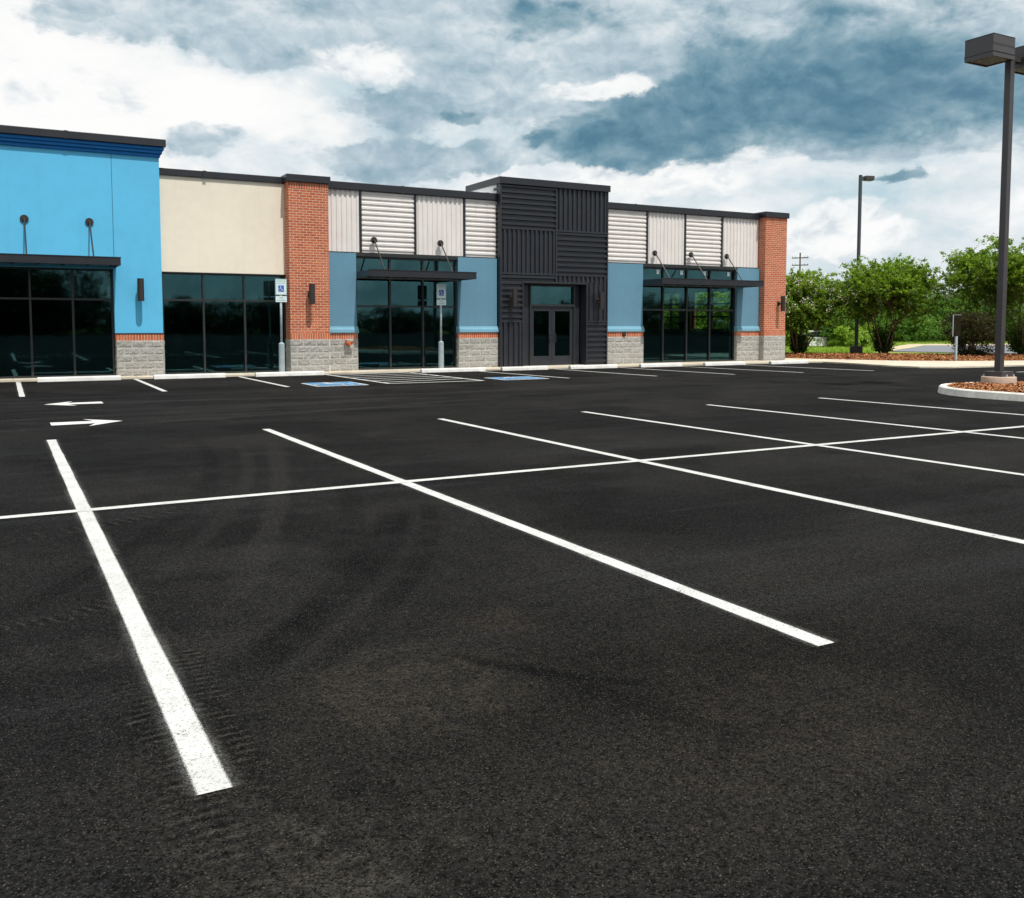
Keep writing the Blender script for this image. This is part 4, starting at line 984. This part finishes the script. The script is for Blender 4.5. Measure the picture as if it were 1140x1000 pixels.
B('coping', 'coping', [(SXW - .35, SXW + .07, 28.61, 42.05, 5.7, 5.92), (-12.1, SXW - .35, 41.6, 42.05, 5.7, 5.92)], bld)
B('side_wall', 'beige', [(-12, SXW - .3, 41.7, 42, 0, 5.7), (-12, -11.7, 28.35, 41.7, 0, 6.2)], bld)
B('roof', 'membrane', [(-11.9, X0 + .02, 28.46, 41.7, 5.35, 5.45), (X1, SXW - .31, 28.46, 41.7, 5.35, 5.45), (X0 + .02, X1, 30.3, 41.7, 5.35, 5.45)], bld)
B('ceiling', 'room_wall', [(-11.9, SXW - .31, 28.46, 41.7, 3.75, 3.8)], bld)
B('floor_slab', 'room_floor', [(-11.9, SXW - .31, 28.05, 41.7, .0, .049)], bld)
B('partition', 'room_wall', [(4.0, 4.15, 28.46, 41.7, .05, 3.74), (8.1, 8.25, 28.46, 41.7, .05, 3.74), (14.4, 14.55, 28.46, 41.7, .05, 3.74), (19.5, 19.65, 28.46, 41.7, .05, 3.74), (-11.9, SXW - .31, 38.0, 38.15, .05, 3.74)], bld)
# --- wall lamps
def sconce(x, yw, z0, z1, r=.088):
    yc = yw - .26; mb = MB(); mb.tube((x, yc, z0), (x, yc, z1), r, r, 28, False)
    ww = mb.build('wall_lamp', 'lampbrown', bld, smooth=True)
    mb = MB(); mb.tube((x, yc, z0 + .02), (x, yc, z0 + .03), r * .95, r * .95, 28); mb.tube((x, yc, z1 - .03), (x, yc, z1 - .02), r * .95, r * .95, 28); mb.build('lens', 'lens', ww)
    zc = (z0 + z1) / 2; B('bracket', 'lampbrown', [(x - .03, x + .03, yc + r * .9, yw - .02, zc - .04, zc + .04), (x - .06, x + .06, yw - .02, yw + .04, zc - .09, zc + .09)], ww)
sconce(3.50, BY, 2.14, 2.76); sconce(8.26, 27.66, 2.10, 2.70); sconce(15.28, PY, 2.08, 2.68); sconce(18.80, PY, 2.04, 2.64); sconce(27.45, 27.72, 2.02, 2.62)
# small orange hose connection and outlet box
mb = MB(); mb.tube((9.56, 27.92, .88), (9.56, 27.80, .90), .06, .06, 14); mb.tube((9.52, 27.84, .90), (9.45, 27.78, .88), .035, .04, 12); mb.tube((9.60, 27.84, .92), (9.66, 27.78, .94), .035, .04, 12); mb.tube((9.46, 27.9, .97), (9.46, 27.82, .97), .04, .04, 10)
mb.build('hose_connection', 'orange', bld, smooth=False)
B('outlet_box', 'framemetal', [(20.0, 20.12, 27.90, 27.965, 1.07, 1.19)], bld, .005)

# ------------------------------------------------------------------ accessible parking signs
def text_mesh(txt, size, x, z, y, mat, parent):
    cu = bpy.data.curves.new('lettering', 'FONT'); cu.body = txt; cu.size = size; cu.align_x = 'CENTER'; cu.resolution_u = 2
    tmp = bpy.data.objects.new('tmp', cu); C.objects.link(tmp)
    dg = bpy.context.evaluated_depsgraph_get(); me = bpy.data.meshes.new_from_object(tmp.evaluated_get(dg)); bpy.data.objects.remove(tmp)
    for v in me.vertices: v.co = Vector((x + v.co.x, y, z + v.co.y))
    me.materials.clear(); me.materials.append(M[mat]); o = bpy.data.objects.new('lettering', me); C.objects.link(o); o.parent = parent; o.matrix_parent_inverse = world_of(parent).inverted(); return o
def hsign(x, y, ztop, label):
    t = thing('parking_sign', label, 'sign', (x, y, .05), 0, 'accessible parking signs at the walkway')
    mb = MB(); mb.tube((x, y, .05), (x, y, .92), .088, .085, 24, False); mb.tube((x, y, .92), (x, y, .965), .085, .03, 24, True); mb.build('bollard', 'boll', t, smooth=False)
    mb = MB(); mb.tube((x, y, .96), (x, y, ztop - .04), .034, n=12); mb.build('post', 'galv', t, smooth=True)
    z1, z0, w = ztop, ztop - .47, .165
    pl = B('sign_plate', 'signwhite', [(x - w, x + w, y - .045, y - .036, z0, z1)], t)
    e = .012; B('border', 'signgreen', [(x - w + .01, x + w - .01, y - .0465, y - .045, z1 - .02, z1 - .012), (x - w + .01, x + w - .01, y - .0465, y - .045, z0 + .012, z0 + .02), (x - w + .01, x - w + .018, y - .0465, y - .045, z0 + .02, z1 - .02), (x + w - .018, x + w - .01, y - .0465, y - .045, z0 + .02, z1 - .02)], pl)
    text_mesh('RESERVED', .058, x, z1 - .085, y - .0465, 'signgreen', pl); text_mesh('PARKING', .058, x, z1 - .150, y - .0465, 'signgreen', pl)
    q0 = z0 + .09; B('blue_square', 'signblue', [(x - .085, x + .085, y - .047, y - .045, q0, q0 + .19)], pl)
    mb = MB(); isa(mb, lambda a, b_, d: (x - .02 + a * .16, y - .0485 - d, q0 + .015 + b_ * .165), .0004); mb.build('wheelchair_symbol', 'signwhite', pl, recalc=False)
    p2 = B('lower_plate', 'signwhite', [(x - w, x + w, y - .045, y - .036, z0 - .21, z0 - .035)], t)
    text_mesh('VAN', .062, x, z0 - .105, y - .0465, 'signgreen', p2); text_mesh('ACCESSIBLE', .050, x, z0 - .175, y - .0465, 'signgreen', p2)
    return t
hsign(7.36, 27.55, 2.83, 'white and blue wheelchair parking sign at the right end of the beige bay window')
hsign(12.50, 27.45, 2.79, 'white and blue wheelchair parking sign below the middle black awning')

# ------------------------------------------------------------------ world and sun
SUN_EL, SUN_AZ = R(64), R(173)      # azimuth clockwise from +Y
w = bpy.data.worlds.new('World'); S.world = w; w.use_nodes = True; nt = w.node_tree; nt.nodes.clear(); g = NG(nt)
out = nt.nodes.new('ShaderNodeOutputWorld')
sky = g.n('ShaderNodeTexSky'); sky.sky_type = 'NISHITA'; sky.sun_disc = False; sky.sun_elevation = SUN_EL; sky.sun_rotation = SUN_AZ; sky.air_density = 1.2; sky.dust_density = 1.5
bg1 = g.n('ShaderNodeBackground'); g.l(sky.outputs[0], bg1.inputs[0]); bg1.inputs[1].default_value = .10
tc = g.n('ShaderNodeTexCoord'); dv = g.vmath('NORMALIZE', tc.outputs['Generated'])
sep = g.n('ShaderNodeSeparateXYZ'); g.l(dv, sep.inputs[0])
az = g.math('ARCTAN2', sep.outputs[0], sep.outputs[1]); el = g.math('ARCSINE', sep.outputs[2])
cmb = g.n('ShaderNodeCombineXYZ'); g.l(az, cmb.inputs[0]); g.l(el, cmb.inputs[1]); ae = cmb.outputs[0]
g.dim = '2D'
def n2d(vec, sc, off, scale, detail, rough, dist=0.0):
    v = g.vmath('ADD', g.vmath('MULTIPLY', vec, sc), off); return g.noise(v, scale, detail, rough, dist)
def px2ae(px, py):
    a = (px - 570) / CAM['f']; b_ = -(py - CAM['cy']) / CAM['f']; sp_, cp_ = math.sin(CAM['pitch']), math.cos(CAM['pitch'])
    d = cp_ + b_ * sp_; z = -sp_ + b_ * cp_; s_, c_ = math.sin(CAM['yaw']), math.cos(CAM['yaw']); X = a * c_ + d * s_; Y = -a * s_ + d * c_
    return math.atan2(X, Y), math.atan2(z, math.hypot(X, Y))
# two warps: broad and curly, done with pairs of noises
def warp(vec, scale, ax, ay, detail, off):
    a_ = n2d(vec, (1, 1.6, 0), (off, 3, 0), scale, detail, .6); b_ = n2d(vec, (1, 1.6, 0), (7, off, 0), scale, detail, .6)
    cb = g.n('ShaderNodeCombineXYZ'); g.l(g.math('MULTIPLY', g.math('SUBTRACT', a_, .5), ax), cb.inputs[0]); g.l(g.math('MULTIPLY', g.math('SUBTRACT', b_, .5), ay), cb.inputs[1])
    return g.vmath('ADD', vec, cb.outputs[0])
aw = warp(warp(ae, 6, .075, .045, 4, 1.0), 30, .026, .020, 6, 4.0)
aw0 = warp(ae, 7, .045, .03, 2, 6.0)
def field(blobs, k=1.45, v=None):
    F = None; v = aw if v is None else v
    for (px, py, sx, sy, wt) in blobs:
        a, e = px2ae(px, py); d = g.vmath('MULTIPLY', g.vmath('SUBTRACT', v, (a, e, 0)), (CAM['f'] / (sx * k), CAM['f'] / (sy * k), 0))
        t = g.mapr(g.vmath('LENGTH', d), .15, 1.0, wt, 0); F = t if F is None else g.math('ADD', F, t)
    return F
awb = warp(aw0, 40, .016, .012, 4, 2.5)
def billow(off, scale, vec=None):
    """cauliflower detail: fractal Voronoi cells"""
    v = g.vmath('ADD', g.vmath('MULTIPLY', awb, (1, 1.45, 0)), off)
    x = g.voro(v, scale); x.inputs['Detail'].default_value = 4.5; x.inputs['Roughness'].default_value = .55; x.normalize = True
    return g.math('SUBTRACT', .42, x.outputs['Distance'])
nl = n2d(aw0, (1, 2.1, 0), (2, 1, 0), 4.5, 11, .60)           # broad
nm = n2d(aw0, (1, 1.9, 0), (5, 8, 0), 12, 9, .60)            # middle
nf = n2d(aw0, (1, 1.6, 0), (1, 6, 0), 36, 6, .65)                # fine
bi = billow((3, 2, 0), 13); bi2 = billow((3.004, 2.016, 0), 13)
puff = g.math('SUBTRACT', bi, bi2)                              # lit-from-above relief
lo = g.mapr(el, .02, .16)
# A: high bright overcast
A = g.math('ADD', g.math('ADD', g.math('MULTIPLY', g.math('SUBTRACT', nl, .5), 1.5), g.math('MULTIPLY', g.math('SUBTRACT', nm, .5), 1.1)), .52)
A = g.math('ADD', A, field([(1040, 235, 150, 50, .30), (960, 215, 120, 30, .25), (215, 160, 62, 28, .50), (330, 120, 80, 20, .2), (600, 150, 90, 24, .15), (460, 95, 130, 30, .26), (300, 60, 150, 30, .30), (560, 80, 120, 34, .30), (60, 110, 200, 80, -.60), (290, 125, 110, 26, -.45), (410, 75, 50, 20, -.5), (1080, 20, 90, 26, -.2), (740, 205, 130, 16, -.35)]))
base = g.ramp(A, [(.0, (.99, .99, .98)), (.30, (.93, .94, .94)), (.50, (.80, .85, .88)), (.72, (.66, .76, .81)), (1.0, (.50, .66, .74))])
# B: soft grey-blue layer
Bf = g.math('ADD', g.math('ADD', g.math('MULTIPLY', g.math('SUBTRACT', nl, .5), 1.1), g.math('MULTIPLY', g.math('SUBTRACT', nm, .5), .75)), g.math('MULTIPLY', bi, .50))
Bf = g.math('ADD', Bf, field([(300, 8, 260, 54, .95), (480, 120, 80, 22, .45), (570, 45, 170, 62, .80), (800, 40, 280, 75, .85), (1050, 90, 200, 80, .80), (760, 135, 200, 60, .72), (450, 178, 120, 24, .75), (560, 175, 60, 14, .5), (330, 75, 90, 24, .35), (215, 160, 56, 28, .66), (430, 120, 60, 16, .30), (1000, 275, 160, 14, .40), (660, 60, 70, 20, .3), (60, 30, 40, 14, .25)]))
Bm = g.mapr(Bf, .32, .58)
colB = g.ramp(g.math('ADD', g.math('ADD', g.math('ADD', g.math('MULTIPLY', g.math('SUBTRACT', nm, .5), .75), g.math('MULTIPLY', g.math('SUBTRACT', nl, .5), .9)), g.math('MULTIPLY', g.math('SUBTRACT', nf, .5), .25)), g.math('SUBTRACT', .50, g.math('MULTIPLY', puff, 1.6))),
              [(.15, (.70, .77, .81)), (.45, (.50, .61, .68)), (.75, (.335, .465, .545)), (1.0, (.24, .38, .47))])
c1 = g.mix(g.math('MULTIPLY', Bm, .92), base, colB)
# C: dark storm bands
Cf = g.math('ADD', g.math('ADD', g.math('MULTIPLY', g.math('SUBTRACT', nm, .5), .80), g.math('MULTIPLY', g.math('SUBTRACT', nf, .5), .22)), g.math('MULTIPLY', bi, .42))
Cf = g.math('ADD', Cf, field([(760, 140, 165, 46, 1.25), (680, 160, 85, 30, .9), (880, 98, 160, 44, .95), (1060, 110, 160, 50, 1.0), (960, 30, 170, 44, .62), (800, 60, 60, 20, .3), (560, 22, 120, 24, .48), (720, 20, 150, 26, .35), (330, 6, 110, 14, .40), (520, 129, 30, 10, .85), (596, 156, 20, 8, .80), (985, 199, 32, 9, .75), (360, 168, 24, 8, .5), (535, 190, 24, 10, .45)]))
Cm = g.mapr(Cf, .36, .76)
colC = g.ramp(g.math('ADD', g.math('ADD', g.math('MULTIPLY', g.math('SUBTRACT', nm, .5), 1.0), g.math('MULTIPLY', g.math('SUBTRACT', nf, .5), .35)), g.math('SUBTRACT', g.mapr(Cf, .5, 1.5, .25, .80, False), g.math('MULTIPLY', puff, 1.4))),
              [(.10, (.34, .47, .55)), (.40, (.215, .36, .44)), (.70, (.125, .265, .355)), (1.0, (.075, .195, .285))])
c2 = g.mix(g.math('MULTIPLY', Cm, .93), c1, colC)
# D: bright cumulus heads
Df = g.math('ADD', g.math('ADD', g.math('MULTIPLY', g.math('SUBTRACT', nm, .5), .9), g.math('MULTIPLY', g.math('SUBTRACT', nf, .5), .35)), g.math('MULTIPLY', bi, .75))
Df = g.math('ADD', Df, field([(940, 258, 85, 30, 1.05), (430, 50, 1, 1, .0), (1120, 230, 60, 30, .7), (685, 90, 60, 16, .66), (640, 98, 60, 14, .42), (415, 74, 70, 28, .78), (800, 58, 80, 14, .35), (560, 150, 90, 16, .35), (770, 208, 130, 18, .75), (650, 192, 70, 12, .6), (60, 110, 120, 50, .6), (1010, 300, 120, 10, .5)]))
Dm = g.mapr(Df, .46, .86)
colD = g.ramp(g.math('ADD', g.math('MULTIPLY', g.math('SUBTRACT', nm, .5), 1.3), g.math('SUBTRACT', .38, g.math('MULTIPLY', puff, 4.0))), [(.0, (1, 1, .99)), (.40, (.95, .96, .96)), (.75, (.80, .84, .87)), (1.0, (.68, .75, .80))])
colr = g.mix(g.math('MULTIPLY', Dm, .9), c2, colD)
gap = g.mapr(nl, .56, .70)
bg2 = g.n('ShaderNodeBackground'); g.l(colr, bg2.inputs[0]); bg2.inputs[1].default_value = 1.0
mx = g.n('ShaderNodeMixShader'); g.l(g.math('SUBTRACT', 1.0, g.math('MULTIPLY', gap, .12)), mx.inputs[0]); g.l(bg1.outputs[0], mx.inputs[1]); g.l(bg2.outputs[0], mx.inputs[2]); g.l(mx.outputs[0], out.inputs[0])

sd = bpy.data.lights.new('sun', 'SUN'); so = bpy.data.objects.new('sun', sd); C.objects.link(so)
sd.energy = 4.3; sd.angle = R(.6); sd.color = (1, .955, .89)
sv = Vector((math.sin(SUN_AZ) * math.cos(SUN_EL), math.cos(SUN_AZ) * math.cos(SUN_EL), math.sin(SUN_EL)))
so.rotation_euler = sv.to_track_quat('Z', 'Y').to_euler(); so.location = (0, 0, 40)

S.render.engine = 'CYCLES'; S.cycles.max_bounces = 8; S.cycles.transparent_max_bounces = 16
S.view_settings.view_transform = 'Standard'; S.view_settings.look = 'None'; S.view_settings.exposure = 0
S.world.cycles.sampling_method = 'AUTOMATIC'
